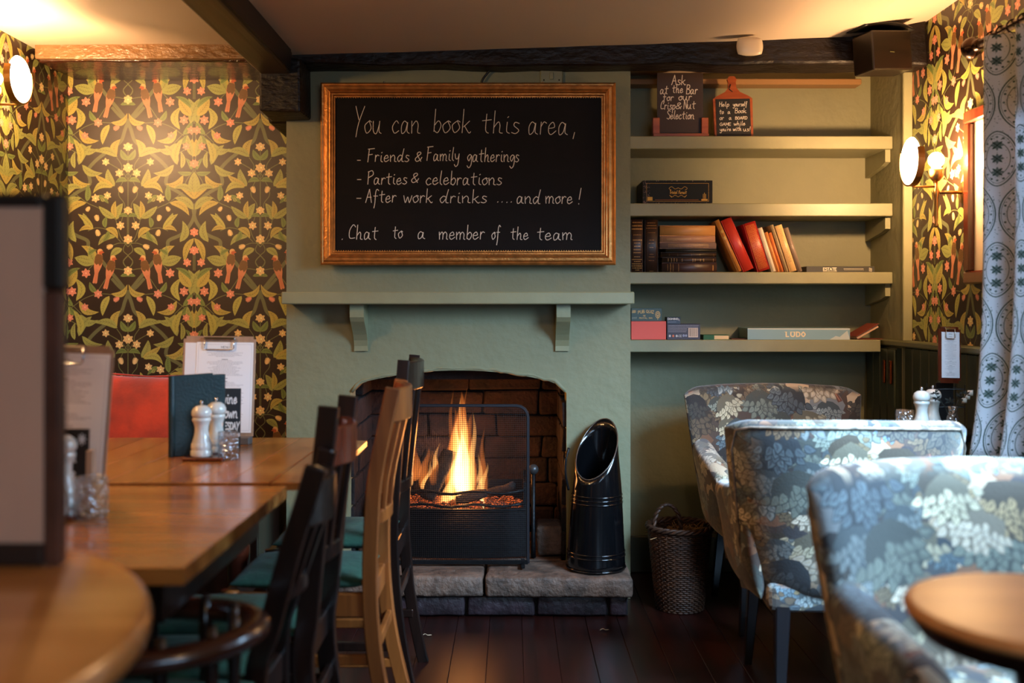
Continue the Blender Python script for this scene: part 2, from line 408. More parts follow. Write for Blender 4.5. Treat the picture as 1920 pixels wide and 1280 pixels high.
    for x, y, r, c in ((428, 105, 32, CR), (715, 120, 34, PK), (632, 262, 32, PK), (810, 245, 34, PK), (899, 315, 31, PK), (722, 352, 28, PK), (825, 424, 28, PK), (422, 427, 30, CR), (422, 570, 33, CR),
                       (580, 530, 28, CR), (487, 607, 31, CR), (885, 542, 29, PK), (568, 760, 28, CR), (650, 778, 31, CR), (432, 862, 28, CR), (480, 965, 31, CR), (428, 1058, 33, CR), (880, 1010, 31, PK), (885, 1135, 31, PK), (832, 1217, 31, PK)):
        star(x, y, r, c, rot=0.1)
    for x, y, r, c, a in ((505, 297, 26, PK, 0.5), (475, 722, 28, CR, -1.2), (640, 915, 26, CR, -1.3), (700, 850, 22, CR, 0.9), (635, 1012, 27, CR, 1.9), (550, 1108, 27, CR, 0.4)):
        tulip(x, y, r, c, a)
    # birds: two perched on each side of the axis, tails hanging
    for m in ML:
        for hx, hy, tx, ty in ((532, 1192, 582, 1396), (620, 1148, 654, 1358)):
            O = (214, 138, 102); B1 = (120, 84, 44)
            h = np.array(T((hx, hy), m)); t = np.array(T((tx, ty), m)); d = t - h; l = np.hypot(*d); u = d / l; n = np.array([-u[1], u[0]])
            def q(s, o): return tuple(h + d * s + n * o * k)
            cv.poly([q(-0.02, 10), q(0.12, 24), q(0.3, 30), q(0.5, 24), q(0.68, 13), q(1.0, 17), q(1.02, 4), q(0.97, 1), q(1.02, -6), q(0.98, -14), q(0.66, -12), q(0.45, -26), q(0.25, -30), q(0.1, -22), q(-0.02, -8)], O, True)
            cv.poly([q(0.06, 16), q(0.16, 28), q(0.34, 27), q(0.42, 10), q(0.36, -2), q(0.44, -14), q(0.3, -30), q(0.14, -26), q(0.05, -12)], B1, True)
            for r in range(7):
                for cx in range(-3, 4): cv.disc(*q(0.1 + r * 0.045, cx * 7 + (r % 2) * 3), 2.2, (62, 42, 24), True)
            cv.disc(*q(-0.03, 0), 19 * k, (226, 178, 122), True); cv.disc(*q(0.01, 5 * m), 12 * k, (190, 92, 54), True)
            cv.poly([q(-0.08, 6 * m), q(-0.02, 30 * m), q(0.03, 14 * m)], (190, 92, 54), True)
            for s in (-8, 0, 8): cv.line([q(0.55, s), q(0.95, s * 0.6)], 1.6, (168, 78, 44), True)
    return cv.image('floral_wallpaper_print')
WP_IMG = make_wallpaper()

# ------------------------------------------------------------------ verdure tapestry fabric: bunches of scalloped foliage
def make_verdure():
    W = H = 1024; cv = Canvas(W, H, (62, 46, 36)); rr = random.Random(11)
    for i in range(46):
        c = rr.choice([(44, 36, 36), (98, 64, 42), (58, 60, 62), (124, 82, 54), (176, 152, 122), (50, 44, 46), (196, 172, 142), (110, 112, 112)])
        x, y = rr.random() * W, rr.random() * H; r = rr.uniform(60, 150)
        cv.poly([(x + r * rr.uniform(0.6, 1.1) * math.cos(t), y + r * rr.uniform(0.5, 1.0) * math.sin(t)) for t in np.linspace(0, 2 * PI, 13)[:-1]], c, True)
    # brown trunks and branches
    for i in range(7):
        x, y = rr.random() * W, rr.random() * H; pts = [(x, y)]
        for j in range(5): x += rr.uniform(-60, 60); y -= rr.uniform(30, 70); pts.append((x, y))
        cv.line(pts, rr.uniform(14, 26), (92, 52, 38), True, k=4); cv.line(pts, 5, (150, 96, 70), True, k=4)
    PAL = [((206, 192, 158), (150, 136, 104)), ((134, 140, 122), (88, 92, 82)), ((96, 116, 122), (62, 74, 84)), ((146, 122, 84), (92, 72, 46)), ((74, 66, 54), (40, 36, 34)), ((148, 154, 148), (92, 104, 106)),
           ((222, 206, 180), (176, 156, 126)), ((118, 94, 66), (66, 48, 34)), ((84, 96, 100), (48, 54, 62))]
    for i in range(78):
        lt, dk = rr.choice(PAL); cx, cy = rr.random() * W, rr.random() * H; rad = rr.uniform(58, 132); tilt = rr.uniform(-0.7, 0.7)
        ux, uy = math.sin(tilt), math.cos(tilt)
        cv.poly([(cx + ux * rad * 0.35 + rad * rr.uniform(0.7, 0.95) * math.cos(t), cy + uy * rad * 0.35 + rad * rr.uniform(0.6, 0.8) * math.sin(t)) for t in np.linspace(0, 2 * PI, 13)[:-1]], tuple(v * 0.6 for v in dk), True)
        shade = rr.uniform(0.75, 1.1)
        for row in (4, 3, 2, 1, 0):
            n = (1, 3, 5, 6, 7)[row]; spread = (0.0, 0.9, 1.25, 1.4, 1.55)[row]
            for j in range(n):
                da = spread * ((j + 0.5) / n * 2 - 1) if n > 1 else 0
                a = da + tilt + rr.uniform(-0.08, 0.08); rr0 = rad * (0.05 + row * 0.21)
                px, py = cx + rr0 * math.sin(a), cy + rr0 * math.cos(a) * 0.9; q = a * 0.75 + rr.uniform(-0.25, 0.25)
                ln = rad * rr.uniform(0.36, 0.46); cu = 0.16 * (1 if da > 0 else -1)
                P, M = leaf_pts((px, py), (px + ln * math.sin(q), py + ln * math.cos(q)), ln * 0.72, cu)
                cv.poly([tuple(p) for p in P], tuple(v * 0.72 for v in dk), True)
                lf = shade * (1.08 - 0.10 * (da + 1.5) / 3 * 3) * rr.uniform(0.9, 1.06)
                P, M = leaf_pts((px + ln * 0.06 * math.sin(q), py + ln * 0.06 * math.cos(q)), (px + ln * 0.92 * math.sin(q), py + ln * 0.92 * math.cos(q)), ln * 0.54, cu)
                cv.poly([tuple(p) for p in P], tuple(min(255, v * lf) for v in lt), True)
                P, M = leaf_pts((px + ln * 0.1 * math.sin(q), py + ln * 0.1 * math.cos(q)), (px + ln * 0.72 * math.sin(q), py + ln * 0.72 * math.cos(q)), ln * 0.20, cu)
                cv.poly([tuple(p) for p in P], tuple(v * 0.55 + w_ * 0.40 for v, w_ in zip(dk, lt)), True)
    cv.a = np.clip(cv.a * 0.95 + 0.05, 0, 1)
    return cv.image('verdure_tapestry_print')
VD_IMG = make_verdure()

# ------------------------------------------------------------------ curtain: ogee medallions on a pale ground
def make_curtain():
    W, H = 600, 1000; cv = Canvas(W, H, (218, 221, 226)); c1 = (70, 92, 84); c2 = (112, 128, 126); rr = random.Random(5)
    for cx, cy in ((150, 250), (450, 250), (0, 750), (300, 750), (600, 750)):
        for s, wd, c in ((1.0, 9, c1), (0.9, 4, c2), (0.62, 5, c1)):
            P = []
            for t in np.linspace(0, 2 * PI, 33): P.append((cx + 138 * s * math.sin(t) * (1 - 0.28 * abs(math.cos(t)) ** 3), cy - 246 * s * math.cos(t)))
            cv.line(P, wd, c, True)
        for kx in range(16):
            a = kx * PI / 8; cv.disc(cx + 105 * math.sin(a), cy - 195 * math.cos(a), 9, c1 if kx % 2 else c2, True)
        for dy in (-120, 0, 120):
            for kx in range(8):
                a = kx * PI / 4; P, M = leaf_pts((cx + 8 * math.cos(a), cy + dy + 8 * math.sin(a)), (cx + 48 * math.cos(a), cy + dy + 48 * math.sin(a)), 19); cv.poly([tuple(p) for p in P], c1 if kx % 2 else c2, True)
            cv.disc(cx, cy + dy, 11, (60, 78, 72), True)
    for i in range(420): cv.disc(rr.random() * W, rr.random() * H, rr.uniform(2, 4.5), rr.choice([c1, c2, (150, 160, 160)]), True)
    return cv.image('curtain_print')
CU_IMG = make_curtain()

# ------------------------------------------------------------------ chalk and print lettering
CH = (226, 212, 196)
def board_main():
    s = 4; cv = Canvas(498 * s, 291 * s, (20, 15, 13)); rr = random.Random(3)
    for i in range(60): cv.disc(rr.random() * 498 * s, rr.random() * 291 * s, rr.uniform(30, 160), (27, 20, 17), alpha=0.25, ry=rr.uniform(15, 60))
    def t(tx, x0, x1, b, xh, wd=1.5): word(cv, tx, (x0 - 630) * s, (x1 - 630) * s, (b - 183) * s, xh * s, CH, wd * s, slant=0.08, jit=2)
    for a in (('You', 666, 717, 252, 23), ('can', 737, 789, 252, 23), ('book', 813, 883, 251, 22), ('this', 903, 972, 252, 21), ('area', 989, 1063, 254, 23), (',', 1072, 1076, 254, 20)): t(*a, wd=1.3)
    for a in (('-', 672, 678, 309, 11), ('Friends', 690, 768, 305, 12), ('&', 779, 792, 304, 11), ('Family', 800, 861, 303, 12.5), ('gatherings', 877, 972, 305, 13),
              ('-', 672, 679, 345, 11), ('Parties', 690, 764, 347, 12), ('&', 772, 786, 344, 11), ('celebrations', 800, 940, 348, 13),
              ('-', 671, 679, 380, 11), ('After', 688, 744, 381, 12.5), ('work', 758, 812, 381, 13), ('drinks', 826, 912, 382, 12.5), ('.', 932, 934, 381, 10), ('.', 940, 942, 381, 10), ('.', 949, 951, 381, 10), ('.', 957, 959, 381, 10),
              ('and', 968, 1012, 383, 13), ('more', 1022, 1072, 383, 13), ('!', 1080, 1086, 384, 15),
              ('.', 643, 645, 450, 12), ('Chat', 656, 710, 450, 13.5), ('to', 738, 756, 448, 13), ('a', 784, 798, 449, 13), ('member', 824, 908, 450, 13.5), ('of', 922, 937, 450, 13), ('the', 957, 990, 450, 12), ('team', 1006, 1072, 451, 13)): t(*a)
    return cv.image('chalkboard_lettering')
def small_board(name, W, H, bg, items, wd, c=CH, sl=0.1, gap=2.0):
    cv = Canvas(W, H, bg)
    for tx, x0, x1, b, xh in items: word(cv, tx, x0, x1, b, xh, c, wd, slant=sl, gap=gap)
    return cv.image(name)
IM_BOARD = board_main()
# crisp and nut sign: 86 x 108 px face, drawn at 8x (pixel box 1232..1318 x 137..245)
q = 8
IM_ASK = small_board('crisp_sign_lettering', 86 * q, 108 * q, (52, 34, 28), [(a, (x0 - 1232) * q, (x1 - 1232) * q, (b - 137) * q, xh * q) for a, x0, x1, b, xh in (
    ('Ask', 1259, 1285, 158, 8.5), ('at', 1237, 1252, 174, 8), ('the', 1260, 1280, 172, 7.5), ('Bar', 1286, 1307, 174, 8), ('for', 1242, 1262, 186, 7), ('our', 1272, 1296, 185, 7),
    ('Crisp', 1238, 1265, 201, 7.5), ('&', 1266, 1277, 200, 6.5), ('Nut', 1281, 1303, 200, 7.5), ('Selection', 1250, 1301, 218, 7.5))], 11)
IM_HELP = small_board('book_sign_lettering', 66 * q, 76 * q, (18, 14, 13), [(a, (x0 - 1342) * q, (x1 - 1342) * q, (b - 172) * q, xh * q) for a, x0, x1, b, xh in (
    ('Help', 1348, 1367, 187, 4.8), ('yourself', 1375, 1402, 187, 4.5), ('to', 1348, 1356, 202, 4.8), ('a', 1364, 1369, 202, 4.5), ('Book', 1378, 1400, 201, 5), ('or', 1348, 1356, 214, 4.6), ('a', 1366, 1371, 214, 4.4), ('BOARD', 1378, 1401, 214, 2.9),
    ('GAME', 1348, 1369, 226, 2.9), ('while', 1375, 1397, 226, 4.4), ("you're", 1348, 1369, 237, 4.2), ('with', 1373, 1389, 237, 4.4), ('us!', 1393, 1406, 238, 4.6))], 8)
IM_WINE = small_board('wine_sign_lettering', 300, 440, (34, 46, 54), [('wine', 60, 250, 110, 40), ('down', 40, 260, 215, 44), ('TUESDAY', 20, 285, 300, 24), ('large', 20, 140, 348, 15), ('glasses', 160, 290, 348, 15)], 13, c=(232, 240, 246))
cvb = Canvas(300, 440, (16, 22, 28)); 
for tx, x0, x1, b, xh in (('wine', 40, 140, 90, 30), ('down', 40, 200, 190, 44), ('on a', 60, 200, 290, 40), ('TUESDAY', 40, 250, 380, 20)): word(cvb, tx, x0, x1, b, xh, (214, 226, 238), 12)
for i in range(8): cvb.line([(245, 60), (245 + 32 * math.cos(i * PI / 4), 60 + 32 * math.sin(i * PI / 4))], 9, (214, 226, 238))
IM_WINE2 = cvb.image('chalk_card_lettering')
def menu_print(name, W=420, H=594, seed=1, box_=True):
    cv = Canvas(W, H, (246, 247, 250)); rr = random.Random(seed); g = (150, 152, 160)
    if box_:
        for x0, y0, x1, y1 in ((14, 14, W - 14, H - 14),): 
            for a, b in (((x0, y0), (x1, y0)), ((x1, y0), (x1, y1)), ((x1, y1), (x0, y1)), ((x0, y1), (x0, y0))): cv.line([a, b], 1.5, (200, 200, 206))
    word(cv, 'MENU', W / 2 - 30, W / 2 + 30, 40, 7, (90, 90, 100), 2, slant=0); y = 62
    while y < H - 30:
        hw = rr.uniform(0.12, 0.36) * W
        if rr.random() < 0.12: y += 12; cv.line([(W / 2 - 22, y), (W / 2 + 22, y)], 3.2, (110, 112, 120))
        else:
            x = W / 2 - hw
            while x < W / 2 + hw: l = rr.uniform(6, 20); cv.line([(x, y), (min(x + l, W / 2 + hw), y)], 1.8, g); x += l + 4
        y += 8
    return cv.image(name)
IM_MENU = menu_print('menu_print'); IM_MENU2 = menu_print('long_menu_print', 300, 760, 4, False)
def print_box(name, W, H, bg, fn):
    cv = Canvas(W, H, bg); fn(cv); return cv.image(name)
def f_ludo(cv):
    cv.poly([(0, 0), (800, 0), (800, 14), (0, 8)], (196, 200, 196)); cv.poly([(640, 104), (690, 70), (720, 80), (780, 20), (800, 104)], (206, 208, 200), alpha=0.8)
    x = 300
    for ch, wv in (('L', 34), ('U', 42), ('D', 40), ('O', 40)):
        word(cv, ch, x, x + wv - 12, 76, 21, (238, 216, 176), 10, slant=0); x += wv + 2
    for xx in (300, 345, 365): cv.line([(xx - 8, 34), (xx + 8, 34)], 5, (238, 216, 176))
IM_LUDO = print_box('ludo_print', 800, 104, (132, 166, 180), f_ludo)
def f_estate(cv):
    word(cv, 'ESTATE', 150, 272, 42, 14, (226, 216, 190), 6, slant=0); cv.line([(150, 52), (275, 52)], 4, (196, 186, 150))
    x = 340
    while x < 520: cv.line([(x, 26), (x + 10, 26)], 5, (214, 206, 180)); cv.line([(x + 4, 38), (x + 12, 38)], 4, (150, 144, 120)); x += 14
    for i in range(3): cv.line([(570, 16 + i * 14), (596, 24 + i * 12)], 5, (226, 216, 190))
IM_ESTATE = print_box('estate_print', 620, 60, (50, 48, 40), f_estate)
def f_pub(cv):
    c = (214, 170, 98)
    word(cv, 'PUB QUIZ', 112, 400, 74, 19, c, 8, slant=0, arch=14); word(cv, 'THE', 206, 250, 110, 9, c, 4, slant=0); word(cv, 'ROYAL INN', 140, 370, 140, 9, c, 4.5, slant=0)
    for i in range(3): cv.line([(12, 34 + 13 * i), (80, 28 + 13 * i)], 7, c)
    cv.disc(46, 44, 22, c, alpha=0.5)
    for i in range(5): cv.line([(14 + 18 * i, 140), (22 + 18 * i, 118)], 5, (180, 176, 150))
    for i in range(12): a = i * PI / 6; cv.disc(470 + 38 * math.cos(a), 86 + 42 * math.sin(a), 9, c); cv.disc(470 + 18 * math.cos(a + .2), 86 + 20 * math.sin(a + .2), 6, c)
    cv.line([(470, 90), (470, 152)], 9, c)
IM_PUB = print_box('pub_quiz_print', 540, 170, (58, 76, 70), f_pub)
def f_dom(cv):
    cv.poly([(0, 60), (220, 50), (220, 110), (0, 110)], (52, 58, 74)); word(cv, 'DOMINO', 8, 180, 44, 14, (236, 226, 220), 7, slant=0)
    for i in range(4): cv.disc(188 + (i % 2) * 14, 30 + i * 9, 6, (216, 190, 180))
    cv.line([(10, 84), (150, 80)], 6, (150, 150, 160))
IM_DOM = print_box('domino_print', 220, 110, (26, 24, 32), f_dom)
def f_barc(cv):
    for r in range(5):
        x = 20
        while x < (520 if r < 2 else 330): l = R_.uniform(8, 26); cv.line([(x, 22 + r * 22), (x + l, 22 + r * 22)], 6, (176, 166, 172)); x += l + 6
    cv.poly([(360, 56), (524, 56), (524, 190), (360, 190)], (226, 198, 172)); x = 376
    while x < 512: wv = R_.uniform(2, 7); cv.poly([(x, 64), (x + wv, 64), (x + wv, 176), (x, 176)], (112, 84, 70)); x += wv + R_.uniform(3, 8)
    for i, c in enumerate(((206, 196, 190), (214, 110, 60), (206, 196, 190))): cv.disc(46 + i * 58, 170, 18, c)
    word(cv, 'CE', 190, 246, 184, 14, (206, 196, 190), 6, slant=0)
    cv.disc(280, 165, 20, (150, 150, 170)); cv.disc(322, 165, 18, (150, 150, 170))
IM_BARC = print_box('puzzle_box_print', 560, 220, (62, 54, 66), f_barc)
def f_triv(cv):
    g = (214, 166, 78)
    for a, b in (((70, 50), (1230, 50)), ((1230, 50), (1230, 370)), ((1230, 370), (70, 370)), ((70, 370), (70, 50))): cv.line([a, b], 5, g)
    for r in range(90): cv.disc(R_.uniform(0, 130), R_.uniform(0, 410), R_.uniform(3, 9), (124, 100, 96))
    for r in range(40): cv.disc(R_.uniform(0, 1300), R_.choice([4, 404, 8, 400]), R_.uniform(3, 8), (150, 130, 116))
    word(cv, 'Trivial', 500, 640, 235, 30, g, 9); word(cv, 'Pursuit', 665, 815, 235, 28, g, 9)
    for m in (1, -1):
        cv.line([(660, 130), (660 + m * 60, 150), (660 + m * 120, 110), (660 + m * 170, 140), (660 + m * 130, 170)], 7, g, k=6)
        cv.line([(660, 290), (660 + m * 60, 262), (660 + m * 110, 290), (660 + m * 160, 262), (660 + m * 120, 300)], 7, g, k=6)
    cv.poly([(85, 292), (180, 292), (180, 356), (85, 356)], g); cv.poly([(1095, 330), (1210, 330), (1210, 358), (1095, 358)], g)
    for x in (1130, 1152, 1175): cv.line([(x, 325), (x, 220 + abs(x - 1152))], 9, g)
    cv.line([(230, 345), (1040, 345)], 9, (150, 92, 50))
IM_TRIV = print_box('quiz_game_print', 1300, 412, (30, 30, 28), f_triv)
def spine_print(name, bg, gold, W, H, rows, across=True, dens=1.0):
    """gilt tooling: short blocked rows too small to read in the photograph"""
    cv = Canvas(W, H, bg)
    for a, n_, th in rows:
        if across:
            y = a * H; x = W * (0.5 - n_ / 2)
            while x < W * (0.5 + n_ / 2): l = R_.uniform(3, 7); cv.poly([(x, y), (x + l, y), (x + l, y + th), (x, y + th)], gold); x += l + R_.uniform(2, 4)
        else:
            x = a * W; y = H * (0.5 - n_ / 2)
            while y < H * (0.5 + n_ / 2): l = R_.uniform(3, 6); cv.poly([(x, y), (x + th, y), (x + th, y + l), (x, y + l)], gold); y += l + R_.uniform(2, 4)
    return cv.image(name)
# ------------------------------------------------------------------ materials
SAGE = (131, 128, 97)
M_SAGE = mat('sage_wall_paint', SAGE, 0.62, bump=0.35, bscale=22, var=0.03, vscale=3)
M_SAGEW = mat('sage_wood_paint', (142, 138, 104), 0.42, bump=0.06, bscale=90, var=0.03)
M_DADO = mat('dark_green_panel_paint', (52, 58, 42), 0.4, bump=0.05, var=0.06)
M_CEIL = mat('ceiling_paint', (206, 186, 164), 0.7, bump=0.15, bscale=9)
M_PALE = mat('pale_plaster', (196, 190, 178), 0.8, bump=0.1)
M_BEAM = mat('blackened_beam_wood', (13, 8, 6), 0.5, bump=0.9, bscale=40, c2=(26, 15, 10), vscale=6, stretch=(0.5, 1, 1), spec=0.3)
M_BEAMLIT = mat('lamplit_tan_beam_wood', (104, 74, 48), 0.35, bump=1.0, bscale=50, c2=(132, 98, 64), vscale=6, stretch=(0.6, 1, 1))
M_JOIST = wood('dark_joist_wood', (52, 40, 26), (84, 66, 42), 0.4, 'Y', 9, bump=0.4)
M_JOISTSH = wood('shaded_joist_wood', (16, 12, 10), (34, 24, 18), 0.4, 'Y', 9, bump=0.5)
M_FLOOR = wood('red_brown_floor_boards', (22, 7, 4), (44, 12, 7), 0.34, 'Y', 8, bump=0.12)
M_HONEY = wood('honey_table_wood', (150, 90, 38), (190, 124, 60), 0.2, 'X', 7, bump=0.03, coat=0.35)
M_HONEYY = wood('honey_table_wood_lengthways', (150, 88, 38), (186, 118, 58), 0.22, 'Y', 7, bump=0.03, coat=0.35)
M_ROUND = wood('light_table_wood', (192, 132, 70), (220, 162, 98), 0.22, 'X', 5, bump=0.02, coat=0.4)
M_CHAIRD = wood('dark_chair_wood', (15, 8, 6), (38, 19, 12), 0.28, 'Z', 8, bump=0.06, coat=0.2)
M_CHAIRL = wood('oak_chair_wood', (88, 40, 14), (150, 82, 34), 0.32, 'Z', 8, bump=0.08, coat=0.15)
M_WORN = wood('worn_chair_edge', (120, 84, 58), (170, 130, 96), 0.4, 'Z', 8)
M_REDW = wood('red_brown_turned_wood', (74, 28, 16), (110, 48, 28), 0.18, 'Z', 8, coat=0.5)
M_TEAL = mat('teal_velvet', (16, 58, 40), 0.8, bump=0.3, bscale=60, var=0.15, vscale=20, sheen=0.05)
M_RED = mat('rust_red_velvet', (186, 52, 18), 0.8, bump=0.3, bscale=25, var=0.16, vscale=7, sheen=0.5)
M_GOLD = mat('antique_gilt_frame', (186, 122, 62), 0.34, metal=0.75, bump=0.15, bscale=120, var=0.1, vscale=30)
M_BRASS = mat('brushed_brass', (176, 132, 78), 0.3, metal=1.0)
M_STEEL = mat('polished_steel', (200, 200, 205), 0.15, metal=1.0)
M_IRON = mat('black_iron', (20, 20, 22), 0.42, metal=0.6, bump=0.2, bscale=80)
M_WIRE = mat('dark_wire', (60, 52, 50), 0.45, metal=0.8)
M_GLOSSB = mat('gloss_black_enamel', (12, 12, 14), 0.16, metal=0.2, coat=0.7, bump=0.05, bscale=30)
M_BRICK = mat('sooty_brick', (31, 19, 16), 0.9, bump=1.0, bscale=45, var=0.35, vscale=14)
M_BRICKR = mat('red_brown_brick', (84, 40, 32), 0.85, bump=0.8, bscale=40, var=0.3, vscale=12)
M_MORT = mat('dark_mortar', (26, 19, 17), 0.95, bump=0.6, bscale=70)
M_STONE = mat('worn_hearth_stone', (92, 70, 57), 0.7, bump=1.0, bscale=40, var=0.22, vscale=16)
M_HBRICK = mat('glazed_hearth_brick', (42, 30, 33), 0.45, bump=0.5, bscale=40, var=0.3, vscale=14)
M_LOG = mat('charred_log', (34, 24, 20), 0.9, bump=1.0, bscale=30, var=0.4, vscale=20)
M_CHINA = mat('cream_glazed_china', (214, 210, 200), 0.12, coat=0.5)
M_WICK = wood('brown_wicker', (50, 29, 18), (92, 56, 34), 0.6, 'X', 20, bump=0.3)
M_MAHOG = wood('reddish_mahogany', (132, 56, 30), (182, 96, 52), 0.35, 'X', 9, bump=0.05)
M_BLACK = mat('matt_black', (14, 12, 12), 0.5)
M_DKWOOD = wood('dark_brown_box_wood', (12, 8, 6), (25, 16, 11), 0.3, 'X', 9, bump=0.15)
M_WHITE = mat('white_plastic', (214, 196, 168), 0.35)
M_PAPER = mat('white_paper', (240, 242, 248), 0.7)
M_CLIP = wood('pale_clipboard_wood', (148, 116, 92), (176, 144, 118), 0.5, 'Z', 10, bump=0.05)
M_LEATH = mat('dark_green_leatherette', (12, 42, 44), 0.42, bump=0.15, bscale=150, var=0.1)
M_GLASS = bpy.data.materials.new('clear_pressed_glass'); M_GLASS.use_nodes = True; _nt = M_GLASS.node_tree; _nt.nodes.remove(_nt.nodes['Principled BSDF'])
_tr = _nt.nodes.new('ShaderNodeBsdfTransparent'); _tr.inputs[0].default_value = (0.90, 0.93, 0.96, 1)
_gl = _nt.nodes.new('ShaderNodeBsdfGlossy'); _gl.inputs['Roughness'].default_value = 0.12; _df = _nt.nodes.new('ShaderNodeBsdfTranslucent'); _df.inputs[0].default_value = (0.9, 0.93, 0.97, 1)
_n = _nt.nodes.new('ShaderNodeTexVoronoi'); _n.inputs['Scale'].default_value = 110; _tc = _nt.nodes.new('ShaderNodeTexCoord'); _nt.links.new(_tc.outputs['Object'], _n.inputs['Vector'])
_bp = _nt.nodes.new('ShaderNodeBump'); _bp.inputs['Strength'].default_value = 0.8; _bp.inputs['Distance'].default_value = 0.01; _nt.links.new(_n.outputs['Distance'], _bp.inputs['Height']); _nt.links.new(_bp.outputs[0], _gl.inputs['Normal'])
_m1 = _nt.nodes.new('ShaderNodeMixShader'); _m1.inputs[0].default_value = 0.30; _nt.links.new(_gl.outputs[0], _m1.inputs[1]); _nt.links.new(_df.outputs[0], _m1.inputs[2])
_m2 = _nt.nodes.new('ShaderNodeMixShader'); _m2.inputs[0].default_value = 0.40; _nt.links.new(_tr.outputs[0], _m2.inputs[1]); _nt.links.new(_m1.outputs[0], _m2.inputs[2]); _nt.links.new(_m2.outputs[0], _nt.nodes['Material Output'].inputs[0])
M_WINGLASS, _nt, _b = new_mat('window_glass'); _b.inputs['Roughness'].default_value = 0.0; _b.inputs['Transmission Weight'].default_value = 1.0; _b.inputs['IOR'].default_value = 1.1
PXW = 254 / 450.0 * 1.04; PXH = 329 / 450.0 * 1.04     # the wallpaper's repeat in metres
M_WALLP = img_mat('floral_wallpaper', WP_IMG, 0.42, 'UV', (1, 1, 1), bump=0.05, spec=0.5)
M_VERD = img_mat('verdure_tapestry', VD_IMG, 0.85, 'Object', (1.5, 1.5, 1.5), bump=0.25, box_proj=True, sheen=0.3)
_nt = M_VERD.node_tree; _mp = [n for n in _nt.nodes if n.type == 'MAPPING'][0]; _oi = _nt.nodes.new('ShaderNodeObjectInfo')
_vm = _nt.nodes.new('ShaderNodeVectorMath'); _vm.operation = 'SCALE'; _vm.inputs[0].default_value = (3.7, 2.3, 5.1); _nt.links.new(_oi.outputs['Random'], _vm.inputs['Scale']); _nt.links.new(_vm.outputs[0], _mp.inputs['Location'])
M_RTOP = wood('matt_table_top_wood', (150, 98, 54), (182, 128, 78), 0.42, 'X', 5, bump=0.02)
M_CURT = img_mat('ogee_curtain_cloth', CU_IMG, 0.85, 'UV', (1, 1, 1), bump=0.1)
_nt = M_CURT.node_tree; _b = _nt.nodes['Principled BSDF']; _t = [n for n in _nt.nodes if n.type == 'TEX_IMAGE'][0]
_tl = _nt.nodes.new('ShaderNodeBsdfTranslucent'); _mx = _nt.nodes.new('ShaderNodeMixShader'); _mx.inputs[0].default_value = 0.5
_nt.links.new(_t.outputs[0], _tl.inputs[0]); _nt.links.new(_b.outputs[0], _mx.inputs[1]); _nt.links.new(_tl.outputs[0], _mx.inputs[2]); _nt.links.new(_mx.outputs[0], _nt.nodes['Material Output'].inputs[0])
M_BULB = emis('lit_bulb', (1.0, 0.59, 0.28), 1080)
M_OPAL = emis('lit_opal_disc', (1.0, 0.66, 0.36), 27)

# ------------------------------------------------------------------ room shell
D_B, D_A, D_L = 3.95, 4.35, 4.42         # chimney breast, right alcove back, left recess back
XL, XR = -1.97, 1.60; BX0, BX1 = -0.895, 0.47
ZC = 2.60
floor_bed = obj('floor', bx(XL - 0.05, XR + 0.05, -1.6, 4.7, -0.06, -0.012), M_MORT, kind='structure')
x = XL; i = 0
while x < XR:
    x2 = min(x + 0.118, XR)
    obj('floor_board', bx(x + 0.0004, x2 - 0.0004, -1.6, 4.5, -0.02, R_.uniform(-0.001, 0.0005), 0.0015), M_FLOOR, floor_bed)
    x = x2
def wallpaper_plane(name, P0, P1, z0, z1, u0):
    """vertical papered wall between two floor points, 20 mm thick away from the room"""
    bm = NB(); uv = bm.loops.layers.uv.new('UVMap'); a, b = Vector(P0), Vector(P1); l = (b - a).length; n = Vector((-(b - a).y, (b - a).x, 0)).normalized() * 0.02
    v = [bm.verts.new((a.x, a.y, z0)), bm.verts.new((b.x, b.y, z0)), bm.verts.new((b.x, b.y, z1)), bm.verts.new((a.x, a.y, z1))]
    w_ = [bm.verts.new(q.co + Vector((n.x, n.y, 0))) for q in v]
    f = bm.faces.new(v)
    def U(c): return ((c.x - a.x) * (b - a).x / l / l * l + (c.y - a.y) * (b - a).y / l) 
    bm.faces.new(w_[::-1])
    for i in range(4): bm.faces.new((v[i], w_[i], w_[(i + 1) % 4], v[(i + 1) % 4]))
    for fc in bm.faces:
        for lp in fc.loops:
            c = lp.vert.co; s = ((c.x - a.x) * (b.x - a.x) + (c.y - a.y) * (b.y - a.y)) / l
            lp[uv].uv = ((s + u0) / PXW, (c.z - Z(479, D_L)) / PXH)
    return obj(name, bm, M_WALLP, kind='structure')
# left recess wall: an axis of the pattern sits at 240 px and the birds' heads at 479 px
wallpaper_plane('wall_back_left', (XL, D_L, 0), (BX0 + 0.01, D_L, 0), 0.0, ZC, XL - X(240, D_L))
wallpaper_plane('wall_left', (XL, -1.6, 0), (XL, D_L, 0), 0.0, ZC, 0.1)
